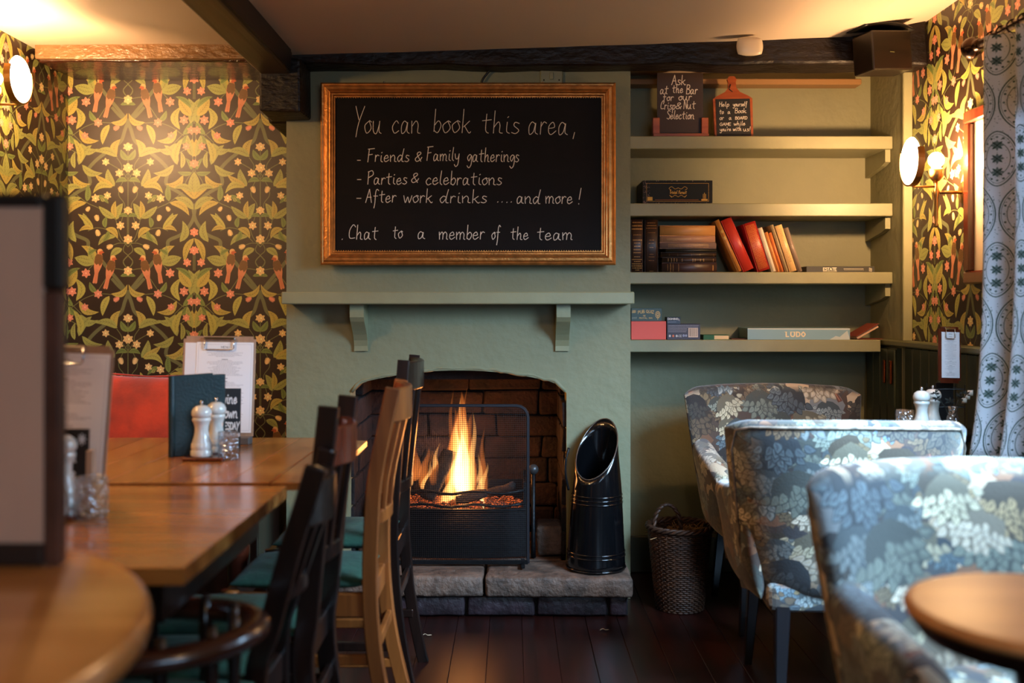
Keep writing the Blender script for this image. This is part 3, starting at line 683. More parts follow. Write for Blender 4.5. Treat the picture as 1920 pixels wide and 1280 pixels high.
# right wall with the window opening between y 1.45 and 2.85
wr = wallpaper_plane('wall_right', (XR, D_A + 0.3, 0), (XR, 2.75, 0), 0.0, ZC, 0.0)
wallpaper_plane('wall_right_front', (XR, 0.95, 0), (XR, -1.6, 0), 0.0, ZC, 0.3)
wallpaper_plane('wall_right_above_window', (XR, 2.75, 0), (XR, 0.95, 0), 1.98, ZC, 0.2)
obj('wall_right_below_window', bx(XR, XR + 0.02, 0.95, 2.75, 0, 0.86), M_DADO, kind='structure')
win = obj('window_1', bx(XR + 0.03, XR + 0.04, 0.95, 2.75, 0.86, 1.98), M_WINGLASS, kind='structure')
for a in ((.95, 1.01, .86, 1.98), (2.69, 2.75, .86, 1.98), (1.82, 1.87, .86, 1.98), (.95, 2.75, .86, .92), (.95, 2.75, 1.92, 1.98), (.95, 2.75, 1.40, 1.43)):
    obj('window_bar', bx(XR + 0.015, XR + 0.055, a[0], a[1], a[2], a[3], 0.004), M_SAGEW, win)
obj('window_sill', bx(XR - 0.05, XR + 0.05, 0.9, 2.80, 0.83, 0.862, 0.006), M_SAGEW, win)
# rear wall behind the camera with its window
rw = obj('wall_rear', bx(XL, 0.1, -1.65, -1.6, 0, ZC), M_SAGE, kind='structure')
obj('wall_rear_side', bx(1.65, XR + 0.06, -1.65, -1.6, 0, ZC), M_SAGE, kind='structure')
obj('wall_rear_low', bx(0.1, 1.65, -1.65, -1.6, 0, 0.85), M_SAGE, kind='structure')
obj('wall_rear_high', bx(0.1, 1.65, -1.65, -1.6, 2.02, ZC), M_SAGE, kind='structure')
win2 = obj('window_2', bx(0.1, 1.65, -1.64, -1.63, 0.85, 2.02), M_WINGLASS, kind='structure')
for a in ((.1, .16, .85, 2.02), (1.53, 1.59, .85, 2.02), (.84, .9, .85, 2.02), (.1, 1.59, .85, .91), (.1, 1.59, 1.96, 2.02)):
    obj('window_bar', bx(a[0], a[1], -1.66, -1.6, a[2], a[3], 0.004), M_SAGEW, win2)
# ceiling: lower and sloping on the right of the joist, higher on the left
def ceil_part(name, xs, zs, y0, y1):
    bm = NB(); rows = []
    for yy in (y0, y1): rows.append([bm.verts.new((xx, yy, zz)) for xx, zz in zip(xs, zs)] )
    for i in range(len(xs) - 1): bm.faces.new((rows[0][i], rows[0][i + 1], rows[1][i + 1], rows[1][i]))
    r = bmesh.ops.extrude_face_region(bm, geom=bm.faces[:])
    for v in r['geom']:
        if isinstance(v, bmesh.types.BMVert): v.co.z += 0.12
    return obj(name, bm, M_CEIL, kind='structure')
ceil_part('ceiling', [-0.88, -0.5, 0.1, 0.9, 1.3, XR + 0.02], [2.124, 2.133, 2.152, 2.178, 2.195, 2.262], -1.65, 4.5)
ceil_part('ceiling_left', [XL - 0.02, -1.4, -0.93], [2.222, 2.226, 2.222], -1.65, 4.5)
# chimney breast with the arched fireplace opening
OX0, OX1, OZS, OZT, HZ = -0.641, 0.216, 0.845, 0.905, 0.157
def arch_z(xx):
    s = (xx - OX0) / (OX1 - OX0) * 2 - 1
    return OZS + (OZT - OZS) * (1 - s * s) - 0.03 * max(0, abs(s) - 0.9) / 0.1
bm = NB(); xs = [BX0, OX0] + [OX0 + (OX1 - OX0) * k / 24 for k in range(1, 24)] + [OX1, BX1]
def breast_front(yy):
    cols = []
    for k, xx in enumerate(xs):
        inside = OX0 - 1e-6 <= xx <= OX1 + 1e-6
        zb = arch_z(xx) if inside else None
        cols.append((xx, zb))
    return cols
cols = breast_front(D_B); TH = 0.13
vt = {}
def V(x_, y_, z_):
    key = (round(x_, 4), round(y_, 4), round(z_, 4))
    if key not in vt: vt[key] = bm.verts.new((x_, y_, z_))
    return vt[key]
def quad(*p):
    try: bm.faces.new([V(*q) for q in p])
    except ValueError: pass
for yy in (D_B, D_B + TH):
    for a, b in zip(xs[:-1], xs[1:]):
        z0a = arch_z(a) if OX0 <= a <= OX1 + 1e-6 else 0; z0b = arch_z(b) if OX0 <= b <= OX1 + 1e-6 else 0
        if a == BX0: quad((a, yy, 0), (b, yy, 0), (b, yy, arch_z(b)), (a, yy, arch_z(b))); quad((a, yy, arch_z(b)), (b, yy, arch_z(b)), (b, yy, ZC), (a, yy, ZC))
        elif b == BX1: quad((a, yy, 0), (b, yy, 0), (b, yy, arch_z(a)), (a, yy, arch_z(a))); quad((a, yy, arch_z(a)), (b, yy, arch_z(a)), (b, yy, ZC), (a, yy, ZC))
        else: quad((a, yy, z0a), (b, yy, z0b), (b, yy, ZC), (a, yy, ZC))
for a, b in zip(xs[1:-2], xs[2:-1]): quad((a, D_B, arch_z(a)), (b, D_B, arch_z(b)), (b, D_B + TH, arch_z(b)), (a, D_B + TH, arch_z(a)))
quad((OX0, D_B, 0), (OX0, D_B, arch_z(OX0)), (OX0, D_B + TH, arch_z(OX0)), (OX0, D_B + TH, 0))
quad((OX1, D_B, 0), (OX1, D_B, arch_z(OX1)), (OX1, D_B + TH, arch_z(OX1)), (OX1, D_B + TH, 0))
for xx in (BX0, BX1): quad((xx, D_B, 0), (xx, D_B, ZC), (xx, D_A + 0.3, ZC), (xx, D_A + 0.3, 0))
chim = obj('wall_chimney_breast', bm, M_SAGE, kind='structure')
# crumbling plaster lip along the arch
bm = NB(); pth = [(OX0 + 0.005 + (OX1 - OX0 - 0.01) * k / 40, D_B + 0.004, arch_z(OX0 + (OX1 - OX0) * k / 40) + 0.008 + R_.uniform(-0.003, 0.004)) for k in range(41)]
tube(bm, pth, 0.008, 7); wob(bm, 0.005, 30)
obj('plaster_lip', bm, M_SAGE, chim, smooth=True)
# firebox of rough bricks
FB = 4.47
fbx = obj('wall_firebox', bx(OX0 - 0.14, OX1 + 0.14, FB + 0.04, FB + 0.1, 0, 1.3), M_MORT, kind='structure')
obj('mortar', bx(OX0 - 0.14, OX0 - 0.03, D_B + TH, FB + 0.05, 0, 1.3), M_MORT, fbx)
obj('mortar', bx(OX1 + 0.03, OX1 + 0.14, D_B + TH, FB + 0.05, 0, 1.3), M_MORT, fbx)
z = HZ + 0.01; r = 0
while z < 1.28:
    h = R_.uniform(0.095, 0.115); xx = OX0 - 0.12 - (0.11 if r % 2 else 0)
    while xx < OX1 + 0.1:
        wv = R_.uniform(0.24, 0.42); a0, a1 = max(xx, OX0 - 0.03), min(xx + wv, OX1 + 0.03)
        if a1 - a0 > 0.02: obj('brick', wob(bx(a0 + 0.003, a1 - 0.003, FB + R_.uniform(-0.012, 0.004), FB + 0.045, z, z + h - 0.005, 0.010, 2), 0.012, 11, z * 9 + xx), M_BRICK, fbx)
        xx += wv
    for sx in (0, 1):
        yy = D_B + 0.02 - (0.1 if r % 2 else 0)
        while yy < FB:
            wv = 0.22; b0, b1 = max(yy, D_B + 0.012), min(yy + wv, FB - 0.01)
            if b1 - b0 > 0.03 and z + h < (0.845 if b0 < D_B + TH else 9):
                if sx: o_ = wob(bx(OX1 - 0.014 + R_.uniform(-0.005, 0.003), OX1 + 0.05, b0 + 0.004, b1 - 0.004, z, z + h - 0.009, 0.006, 2), 0.005, 14, z * 5 + yy)
                else: o_ = wob(bx(OX0 - 0.05, OX0 + 0.014 + R_.uniform(-0.003, 0.005), b0 + 0.004, b1 - 0.004, z, z + h - 0.009, 0.006, 2), 0.005, 14, z * 5 + yy)
                obj('brick', o_, M_BRICK, fbx)
            yy += wv
    z += h; r += 1
obj('lintel', bx(OX0 - 0.1, OX1 + 0.1, D_B + TH + 0.002, D_B + TH + 0.05, 0.86, 1.3), M_BRICK, fbx)
# right alcove
obj('wall_alcove_back', bx(BX1, XR, D_A, D_A + 0.05, 0, ZC), M_SAGE, kind='structure')
AX = 1.566
obj('wall_alcove_side', bx(AX, XR + 0.001, 3.99, D_A, 0, ZC), M_SAGE, kind='structure')
obj('trim_1', bx(AX - 0.004, XR - 0.001, 3.972, 3.99, 1.02, 2.26, 0.003), M_SAGEW, kind='structure')
# dado panelling of upright boards on the right wall, with its rail
dd = obj('wall_right_dado', bx(XR - 0.016, XR - 0.001, 2.74, 3.99, 0, 1.0), M_DADO, kind='structure')
y = 2.74
while y < 3.97:
    y2 = min(y + 0.078, 3.99); obj('panel_board', bx(XR - 0.028, XR - 0.014, y + 0.002, y2 - 0.002, 0.02, 0.995, 0.004), M_DADO, dd); y = y2
obj('dado_rail', bx(XR - 0.062, XR - 0.001, 2.74, 4.34, 0.998, 1.022, 0.005), mat('dado_rail_paint', (92, 92, 64), 0.4), dd)
dd2 = obj('wall_alcove_dado', bx(AX - 0.02, AX, 4.0, 4.34, 0, 0.99), M_DADO, kind='structure')
y = 4.0
while y < 4.3:
    obj('panel_board', bx(AX - 0.03, AX - 0.018, y + 0.002, y + 0.076, 0.02, 0.985, 0.004), M_DADO, dd2); y += 0.078
obj('baseboard_right', bx(BX1, AX - 0.03, D_A - 0.02, D_A, 0, 0.16, 0.005), M_DADO, kind='structure')
obj('baseboard_left', bx(XL, BX0, D_L - 0.02, D_L, 0, 0.5, 0.004), M_SAGEW, kind='structure')

# beams
def beam(name, x0, x1, y0, y1, z0, z1, m, seed=0, amp=0.012, cuts=7):
    bm = bx(x0, x1, y0, y1, z0, z1, 0.012, 2)
    bmesh.ops.subdivide_edges(bm, edges=[e for e in bm.edges if e.calc_length() > 0.3], cuts=20, use_grid_fill=True)
    wob(bm, amp, 5, seed); return obj(name, bm, m, kind='structure', smooth=False)
beam('beam_over_chimney', -0.86, 1.60, 3.825, 3.96, 2.088, 2.26, M_BEAM, 1)
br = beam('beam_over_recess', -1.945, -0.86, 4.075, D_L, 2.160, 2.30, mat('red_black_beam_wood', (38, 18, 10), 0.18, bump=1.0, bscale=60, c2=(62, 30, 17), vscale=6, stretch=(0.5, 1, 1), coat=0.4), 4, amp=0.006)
obj('beam_face', wob(bx(-1.945, -0.86, 4.052, 4.08, 2.166, 2.30, 0.006, 2), 0.004, 9, 2, 5), M_BEAMLIT, br)  # tan skin: lamp sheen on the beam's front put into its colour
jb = obj('ceiling_joist', wob(bx(-0.955, -0.838, -1.6, 3.80, 2.036, 2.30, 0.008, 2), 0.003, 3), M_JOIST, kind='structure')
obj('joist_side_shade', bx(-0.8385, -0.832, -1.6, 3.75, 2.046, 2.2), M_JOISTSH, jb)  # thin dark sheet paints the shade on the joist's right side
obj('beam_post', wob(bx(-0.955, -0.80, 3.76, 3.965, 1.895, 2.10, 0.01, 2), 0.006, 8), M_BEAM, kind='structure')
obj('beam_corbel', wob(bx(-1.0, -0.893, 4.05, 4.42, 1.90, 2.2, 0.02, 2), 0.01, 8), M_BEAM, kind='structure')
obj('trim_2', bx(BX1, 1.5, 4.27, D_A, 2.11, 2.135, 0.003), mat('tan_batten', (150, 112, 70), 0.5), kind='structure')

# ------------------------------------------------------------------ mantel and wall shelves
t = thing('mantel_shelf', 'sage green painted mantel shelf on two small corbels above the fireplace', 'mantel', (-0.206, D_B, 1.167))
obj('shelf_board', bx(-0.671, 0.671, -0.17, 0.0, 0, 0.047, 0.004), M_SAGEW, t)
def corbel(w_, d_, h_):
    bm = NB(); P = [(0, 0), (-d_, 0), (-d_, -0.05)] + [(-d_ * (1 - s) ** 1.6 - 0.012, -0.05 - (h_ - 0.07) * s) for s in (0.15, 0.3, 0.45, 0.6, 0.8, 1)] + [(-0.012, -h_), (0, -h_)]
    a = [bm.verts.new((-w_ / 2, p[0], p[1])) for p in P]; b = [bm.verts.new((w_ / 2, p[0], p[1])) for p in P]
    bm.faces.new(a); bm.faces.new(b[::-1])
    for i in range(len(P)): bm.faces.new((a[i], b[i], b[(i + 1) % len(P)], a[(i + 1) % len(P)]))
    return bm
for px in (671, 1056): obj('corbel', corbel(0.054, 0.12, 0.185), M_SAGEW, t, loc=(X(px, 3.86) + 0.206, 0, 0))
SH = {}
for i, (py0, py1, yf, xr, lab) in enumerate(((255, 279, 4.09, AX - 0.001, 'topmost sage green wall shelf carrying two small chalk signs'), (381, 405, 4.09, AX - 0.001, 'sage green wall shelf carrying one dark quiz game box'),
        (510, 532, 4.09, AX - 0.001, 'sage green wall shelf carrying the old books'), (637, 660, 4.13, 1.53, 'lowest sage green wall shelf carrying the board games'))):
    z1 = Z(py0, yf); z0 = Z(py1, yf); SH[i] = z1
    t = thing('wall_shelf', lab, 'shelf', ((BX1 + xr) / 2, D_A, z0), group='alcove shelves')
    hw = (xr - BX1) / 2 - 0.0005
    obj('shelf_board', bx(-hw, hw, -(D_A - yf), -0.0005, 0, z1 - z0, 0.003), M_SAGEW, t)
    if i < 3:
        bm = NB(); P = [(0.02, 0), (0.02, -0.05), (0.045, -0.062), (0.235, -0.085), (0.235, 0)]
        a = [bm.verts.new((hw - 0.022, -p[0], p[1])) for p in [(0.001, 0), (0.001, -0.088), (0.19, -0.062), (0.235, -0.05), (0.235, 0)]]; b = [bm.verts.new((hw - 0.001, v.co.y, v.co.z)) for v in a]
        bm.faces.new(a); bm.faces.new(b[::-1])
        for k in range(5): bm.faces.new((a[k], b[k], b[(k + 1) % 5], a[(k + 1) % 5]))
        obj('bracket', bm, M_SAGEW, t)
# ------------------------------------------------------------------ hearth
h = thing('hearth', 'raised stone hearth on a course of dark bricks in front of the fire', 'hearth', (-0.21, 3.72, 0))
def hs(x0, x1, y0, y1, z0, z1, m, nm, seed, bev=0.012, amp=0.007, cuts=6):
    bm = bx(x0 + 0.21, x1 + 0.21, y0 - 3.72, y1 - 3.72, z0, z1, bev, 2)
    if cuts: bmesh.ops.subdivide_edges(bm, edges=[e for e in bm.edges if e.calc_length() > 0.15], cuts=cuts, use_grid_fill=True)
    return obj(nm, wob(bm, amp, 12, seed), m, h, smooth=True)
hs(-0.86, -0.105, 3.69, 3.955, 0.082, HZ, M_STONE, 'hearth_stone', 1)
hs(-0.098, 0.447, 3.685, 3.955, 0.080, HZ - 0.003, M_STONE, 'hearth_stone', 5)
hs(-0.86, 0.435, 3.735, 3.95, 0.0, 0.085, M_MORT, 'mortar_bed', 3, 0.002, 0.002, 0)
xx = -0.855
for wv in (0.16, 0.26, 0.265, 0.26, 0.27, 0.075):
    if xx + wv <= 0.45: hs(xx + 0.005, xx + wv - 0.006, 3.715, 3.80, 0.004, 0.078, M_HBRICK, 'brick', xx * 7, 0.008, 0.005, 3)
    xx += wv
obj('firebox_floor', wob(bx(OX0 + 0.016, OX1 - 0.016, 3.958, FB - 0.02, 0.05, HZ - 0.004, 0.005), 0.003, 9), M_STONE, fbx)
# low stone blocks either side of the grate
for x0, x1, lab in ((0.10, 0.20, 'rough stone block at the right inside the fireplace opening'), (-0.62, -0.5, 'rough stone block at the left inside the fireplace opening')):
    bm = bx(-(x1 - x0) / 2, (x1 - x0) / 2, -0.08, 0.08, 0, 0.115, 0.012, 2)
    tag(obj('stone_block', wob(bm, 0.008, 15, x0), M_STONE, smooth=True, loc=((x0 + x1) / 2, 4.07, HZ + 0.003)), lab, 'stone')
# ------------------------------------------------------------------ grate, logs, flames
GX, GY = X(870, 4.1), 4.14
g = thing('fire_grate', 'black iron fire basket with bowed bars holding burning logs', 'fire grate', (GX, GY, HZ))
bm = NB()
def bow(zz, r, w_=0.255, dep=0.075, n=12): return [(w_ * math.sin(a), -0.07 - dep * math.cos(a) * 0.9, zz + R_.uniform(-0.003, 0.003)) for a in [PI * (k / n - 0.5) for k in range(n + 1)]]
fp = lambda zz: [(0.25 * (k / 6 - 1), -0.16 - 0.03 * math.cos((k / 6 - 1) * PI / 2) + 0.0, zz) for k in range(13)]
obj('grate_front', sweep(NB(), fp(0.095), crect(0.012, 0.185, 0.003)), M_IRON, g)
for zz in (0.21, 0.262): obj('grate_bar', tube(NB(), [(p[0], p[1], p[2] + 0.006 * math.sin(p[0] * 30)) for p in fp(zz)], 0.0062, 7), M_IRON, g, smooth=True)
obj('grate_lip', sweep(NB(), fp(0.192), crect(0.024, 0.012, 0.003)), M_IRON, g)
bm = NB()
for k in range(9): box(bm, -0.24 + k * 0.06 - 0.007, -0.24 + k * 0.06 + 0.007, -0.16, 0.14, 0.165, 0.18, 0.002)
obj('grate_floor', bm, M_IRON, g)
for sx in (-0.25, 0.25):
    bm = NB(); box(bm, sx - 0.008, sx + 0.008, -0.165, -0.149, -0.0, 0.3, 0.003); obj('grate_post', bm, M_IRON, g)
    obj('grate_side', bx(sx - 0.005, sx + 0.005, -0.15, 0.14, 0.1, 0.28, 0.002), M_IRON, g)
    obj('grate_post', bx(sx - 0.008, sx + 0.008, 0.13, 0.146, 0.0, 0.3, 0.003), M_IRON, g)
obj('grate_back', bx(-0.25, 0.25, 0.141, 0.152, 0.05, 0.26, 0.003), M_IRON, g)
def log(name, a, b, r, lab, sd):
    a, b = Vector(a), Vector(b); n = 8; path = [a.lerp(b, k / n) for k in range(n + 1)]
    bm = NB(); sweep(bm, path, [(r * (1 + 0.18 * math.sin(3 * q + sd)) * math.cos(q), r * (0.8 + 0.15 * math.cos(2 * q + sd)) * math.sin(q)) for q in [2 * PI * k / 12 for k in range(12)]], scale=[0.86 + 0.14 * math.sin(PI * k / n) + R_.uniform(-0.06, 0.06) for k in range(n + 1)])
    wob(bm, 0.006, 25, sd); c = (a + b) / 2
    for v in bm.verts: v.co -= c
    o = obj(name, bm, M_LOG, smooth=True, loc=c); tag(o, lab, 'log', 'logs burning in the grate'); return o
E_ = mat('glowing_ember', (40, 16, 10), 0.9, bump=0.8, bscale=60)
_nt = E_.node_tree; _bb = _nt.nodes['Principled BSDF']; _nn = _nt.nodes.new('ShaderNodeTexNoise'); _nn.inputs['Scale'].default_value = 38
_rr = _nt.nodes.new('ShaderNodeValToRGB'); _rr.color_ramp.elements[0].position = 0.55; _rr.color_ramp.elements[1].position = 0.68
_rr.color_ramp.elements[0].color = (0, 0, 0, 1); _rr.color_ramp.elements[1].color = (1.0, 0.16, 0.03, 1)
_nt.links.new(_nn.outputs['Fac'], _rr.inputs[0]); _nt.links.new(_rr.outputs[0], _bb.inputs['Emission Color']); _bb.inputs['Emission Strength'].default_value = 1.8
log('log', (GX - 0.15, GY - 0.07, HZ + 0.215), (GX - 0.055, GY + 0.0, HZ + 0.40), 0.036, 'thick charred log leaning to the right at the left of the flames', 1)
log('log', (GX - 0.20, GY + 0.03, HZ + 0.22), (GX - 0.155, GY + 0.09, HZ + 0.39), 0.026, 'slim charred log standing at the far left back of the grate', 2)
log('log', (GX + 0.07, GY + 0.0, HZ + 0.215), (GX + 0.005, GY + 0.06, HZ + 0.355), 0.022, 'split log leaning to the left inside the tall flame', 3)
log('log', (GX - 0.03, GY - 0.10, HZ + 0.215), (GX + 0.09, GY - 0.05, HZ + 0.235), 0.024, 'short burnt log lying at the front of the embers', 4)
log('log', (GX + 0.10, GY + 0.05, HZ + 0.215), (GX + 0.21, GY + 0.03, HZ + 0.25), 0.028, 'dark log lying at the right back of the grate', 5)
bm = NB()
for k in range(150):
    a, b = R_.uniform(-0.235, 0.235), R_.uniform(-0.15, 0.12); r = R_.uniform(0.009, 0.02)
    v = bmesh.ops.create_icosphere(bm, subdivisions=1, radius=r)['verts']
    for q in v: q.co = Vector((q.co.x * 1.3 + a, q.co.y + b, q.co.z + 0.18 + r * 0.5))
e = obj('embers', bm, E_, kind='stuff', loc=(GX, GY, HZ)); tag(e, 'bed of glowing embers lying in the iron fire basket', 'embers')
# flames: slim tongues of glowing gas (volume emission, brightest at the core)
def flame_mat(name, c, s, z0, z1):
    m = bpy.data.materials.new(name); m.use_nodes = True; nt = m.node_tree; nt.nodes.remove(nt.nodes['Principled BSDF'])
    v = nt.nodes.new('ShaderNodeEmission'); v.inputs[0].default_value = (c[0], c[1], c[2], 1); v.inputs[1].default_value = s
    nt.links.new(v.outputs[0], nt.nodes['Material Output'].inputs['Volume']); return m
FM = [flame_mat('flame_core', (1.0, 0.62, 0.26), 80, 0, 1), flame_mat('flame_mid', (1.0, 0.44, 0.12), 46, 0, 1), flame_mat('flame_outer', (1.0, 0.25, 0.04), 17, 0, 1)]
fire = thing('fire', 'tall orange flames rising from the logs in the fireplace', 'fire', (GX, GY - 0.02, HZ + 0.20))
def tongue(x0, y0, z0, x1, z1, r, m, sd):
    n = 16; rings = []; bm = NB(); rr = random.Random(sd)
    ph = rr.uniform(0, 6)
    for k in range(n + 1):
        s = k / n; rad = r * (math.sin(PI * min(1, s ** 0.55 * 0.98 + 0.02)) ** 0.8) * (1 - 0.3 * s) + 0.0005
        cx = x0 + (x1 - x0) * s + math.sin(s * 8 + ph) * 0.007 * (s + .2); cy = y0 + math.sin(s * 6 + ph * 2) * 0.008
        rings.append([bm.verts.new((cx + rad * math.cos(2 * PI * j / 9), cy + rad * 0.7 * math.sin(2 * PI * j / 9), z0 + (z1 - z0) * s)) for j in range(9)])
    ring_faces(bm, rings); return obj('flame', bm, FM[m], fire)
sd = 0
def PXf(px): return X(px, 4.1) - GX
def PZf(py): return Z(py, 4.1) - (HZ + 0.20)
for x0, zb, x1, zt, r, m in ((862, 955, 862, 735, 26, 2), (868, 950, 880, 775, 22, 2), (850, 940, 852, 765, 18, 2), (870, 945, 868, 770, 15, 1), (862, 925, 866, 745, 9, 1), (855, 915, 858, 780, 12, 1), (882, 930, 888, 772, 8, 1),
        (862, 940, 862, 800, 10, 0), (872, 945, 870, 810, 9, 0), (856, 920, 860, 790, 6, 0), (850, 950, 845, 850, 9, 1), (893, 960, 900, 850, 8, 1), (835, 955, 850, 880, 12, 1), (825, 950, 840, 905, 9, 2),
        (812, 912, 822, 828, 7, 1), (818, 915, 814, 845, 10, 2), (792, 918, 812, 862, 6, 1), (790, 920, 800, 840, 10, 2), (775, 905, 782, 840, 12, 2), (905, 955, 906, 800, 8, 2), (895, 955, 912, 870, 9, 1), (846, 900, 846, 730, 6, 2), (872, 860, 873, 725, 5, 2), (808, 965, 806, 935, 8, 0), (868, 968, 872, 925, 12, 0), (900, 965, 898, 915, 8, 0)):
    sd += 1; tongue(PXf(x0), R_.uniform(-0.04, 0.03), PZf(zb), PXf(x1), PZf(zt), r / 455.0 * 1.08, m, sd)
# ------------------------------------------------------------------ fire guard
gy = 3.84; gx0, gx1, gz0, gz1 = X(731, gy), X(990, gy), HZ, Z(762, gy)
gd = thing('fireguard', 'black framed wire mesh fireguard with rounded top corners before the fire', 'fireguard', ((gx0 + gx1) / 2, gy, gz0 + 0.004))
hw, hh, rc = (gx1 - gx0) / 2, gz1 - gz0, 0.045
pth = [(-hw, 0, 0.008), (-hw, 0, hh - rc)] + [(-hw + rc - rc * math.cos(a), 0, hh - rc + rc * math.sin(a)) for a in (PI / 8, PI / 4, 3 * PI / 8, PI / 2)] + [(hw - rc + rc * math.sin(a), 0, hh - rc + rc * math.cos(a)) for a in (0, PI / 8, PI / 4, 3 * PI / 8, PI / 2)] + [(hw, 0, 0.008)]
obj('guard_frame', sweep(NB(), [(p[0], p[1], p[2]) for p in pth], crect(0.012, 0.008, 0.002), up=(0, 1, 0)), mat('grey_iron_frame', (58, 56, 60), 0.35, metal=0.7), gd)
obj('bottom_rail', bx(-hw, hw, -0.006, 0.006, 0.004, 0.02, 0.002), M_IRON, gd)
for sx in (-1, 1): obj('foot', bx(sx * (hw - 0.02) - 0.008, sx * (hw - 0.02) + 0.008, -0.05, 0.06, 0, 0.01, 0.002), M_IRON, gd)
bm = NB(); p_ = 0.0078; t_ = 0.00055
k = -hw + p_
while k < hw - 0.003:
    e_ = max(0, abs(k) - (hw - rc)); top = hh - (rc - math.sqrt(max(0, rc * rc - e_ * e_)) if e_ > 0 else 0); box(bm, k - t_, k + t_, -t_, t_, 0.012, top - 0.004); k += p_
k = 0.02
while k < hh - 0.004:
    e_ = max(0, k - (hh - rc)); wd = hw - (rc - math.sqrt(max(0, rc * rc - e_ * e_)) if e_ > 0 else 0); box(bm, -wd + 0.004, wd - 0.004, -3 * t_, -t_, k - t_, k + t_); k += p_
obj('wire_mesh', bm, M_WIRE, gd, kind='stuff')
# fire iron stand with ball finial at the right of the grate
ax = X(1000, 3.965)
t = thing('firedog', 'upright iron firedog with a ball finial at the right of the grate', 'firedog', (ax, 3.965, HZ + 0.002))
zt = Z(878, 4.0) - HZ
fpst = obj('post', lathe(NB(), [(0, 0), (0.011, 0.0), (0.009, 0.05), (0.0085, zt - 0.02), (0.0, zt - 0.018)], 12), M_IRON, t, smooth=True)
obj('ball_finial', lathe(NB(), [(0.0, -0.022)] + [(0.021 * math.sin(a), -0.021 * math.cos(a)) for a in [PI * k / 10 for k in range(1, 10)]] + [(0, 0.021)], 16, (0, 0, zt)), mat('grey_iron_ball', (70, 68, 68), 0.4, metal=0.5), fpst, smooth=True)
# ------------------------------------------------------------------ coal scuttle: tapering gloss black tube with slanted mouth
sx, sy = X(1117, 3.83), 3.83
t = thing('coal_scuttle', 'tall gloss black coal scuttle with slanted mouth standing on the hearth', 'coal scuttle', (sx, sy, HZ))
bm = NB(); rings = []; N_ = 32
zlo, zhi = Z(893, 3.83) - HZ, Z(788, 3.83) - HZ
for k in range(15):
    s = k / 14; ring = []
    for j in range(N_):
        a = 2 * PI * j / N_; ztop = zlo + (zhi - zlo) * (0.5 + 0.5 * math.cos(a - 1.05)) ** 0.92; zz = ztop * s; q_ = zz / zhi
        r = 0.114 - 0.036 * q_; ring.append(bm.verts.new(((r * (1 - 0.12 * max(0, q_ - 0.55) / 0.45)) * math.cos(a) + 0.010 * q_, r * (1 - 0.25 * max(0, q_ - 0.7)) * math.sin(a), zz)))
    rings.append(ring)
ring_faces(bm, rings, cap=False); bm.faces.new(rings[0])
o = obj('body', bm, M_GLOSSB, t, smooth=True); md = o.modifiers.new('t', 'SOLIDIFY'); md.thickness = 0.003
rim = [tuple(v.co) for v in o.data.vertices if False]
pr = []
for j in range(N_):
    a = 2 * PI * j / N_; ztop = zlo + (zhi - zlo) * (0.5 + 0.5 * math.cos(a - 1.05)) ** 0.92; q_ = ztop / zhi; r = 0.114 - 0.036 * q_
    pr.append(((r * (1 - 0.12 * max(0, q_ - 0.55) / 0.45)) * math.cos(a) + 0.010 * q_, r * (1 - 0.25 * max(0, q_ - 0.7)) * math.sin(a), ztop))
obj('rolled_rim', tube(NB(), pr, 0.0028, 6, closed=True), mat('worn_rim_metal', (110, 100, 92), 0.3, metal=0.8), t, smooth=True)
for zz in (Z(925, 3.83) - HZ, Z(932, 3.83) - HZ, Z(939, 3.83) - HZ, Z(1030, 3.83) - HZ, Z(1037, 3.83) - HZ, 0.006):
    r = 0.1145 - 0.036 * zz / zhi; obj('raised_band', tube(NB(), [(r * math.cos(2 * PI * k / 28) + 0.010 * zz / zhi, r * math.sin(2 * PI * k / 28), zz) for k in range(28)], 0.0028, 6, closed=True), M_GLOSSB, t, smooth=True)
obj('carry_handle', tube(NB(), cat([(-0.105, -0.02, 0.30), (-0.118, -0.03, 0.36), (-0.116, -0.03, 0.42), (-0.104, -0.02, 0.46)], 6), 0.005, 8), M_IRON, t, smooth=True)
# ------------------------------------------------------------------ wicker log basket
bxx, byy = 0.645, 3.83
t = thing('wicker_basket', 'round brown wicker log basket with loop handle beside the armchair', 'basket', (bxx, byy, 0))
H_ = 0.310; R0, R1 = 0.086, 0.118
bm = NB(); nst = 26
for k in range(nst):
    a = 2 * PI * k / nst; tube(bm, [(R0 * math.cos(a), R0 * math.sin(a), 0), (R1 * math.cos(a), R1 * math.sin(a), H_)], 0.003, 5)
obj('basket_stakes', bm, M_WICK, t, kind='stuff')
bm = NB(); nr = 40
for r_ in range(nr):
    s = (r_ + 0.5) / nr; rad = R0 + (R1 - R0) * s; pts = []
    for k in range(nst * 2):
        a = 2 * PI * k / (nst * 2); off = 0.004 * math.cos(a * nst / 2 * 2 + (PI if r_ % 2 else 0)); pts.append(((rad + off) * math.cos(a), (rad + off) * math.sin(a), H_ * s))
    tube(bm, pts, 0.0042, 4, closed=True)
obj('basket_weave', bm, M_WICK, t, kind='stuff', smooth=True)
bm = NB()
for q_ in range(3): tube(bm, [((R1 + 0.004 + 0.006 * math.cos(a * 9 + q_ * 2.1)) * math.cos(a), (R1 + 0.004 + 0.006 * math.cos(a * 9 + q_ * 2.1)) * math.sin(a), H_ + 0.005 + 0.007 * math.sin(a * 9 + q_ * 2.1)) for a in [2 * PI * k / 90 for k in range(90)]], 0.006, 5, closed=True)
obj('braided_rim', bm, M_WICK, t, smooth=True)
bm = NB()
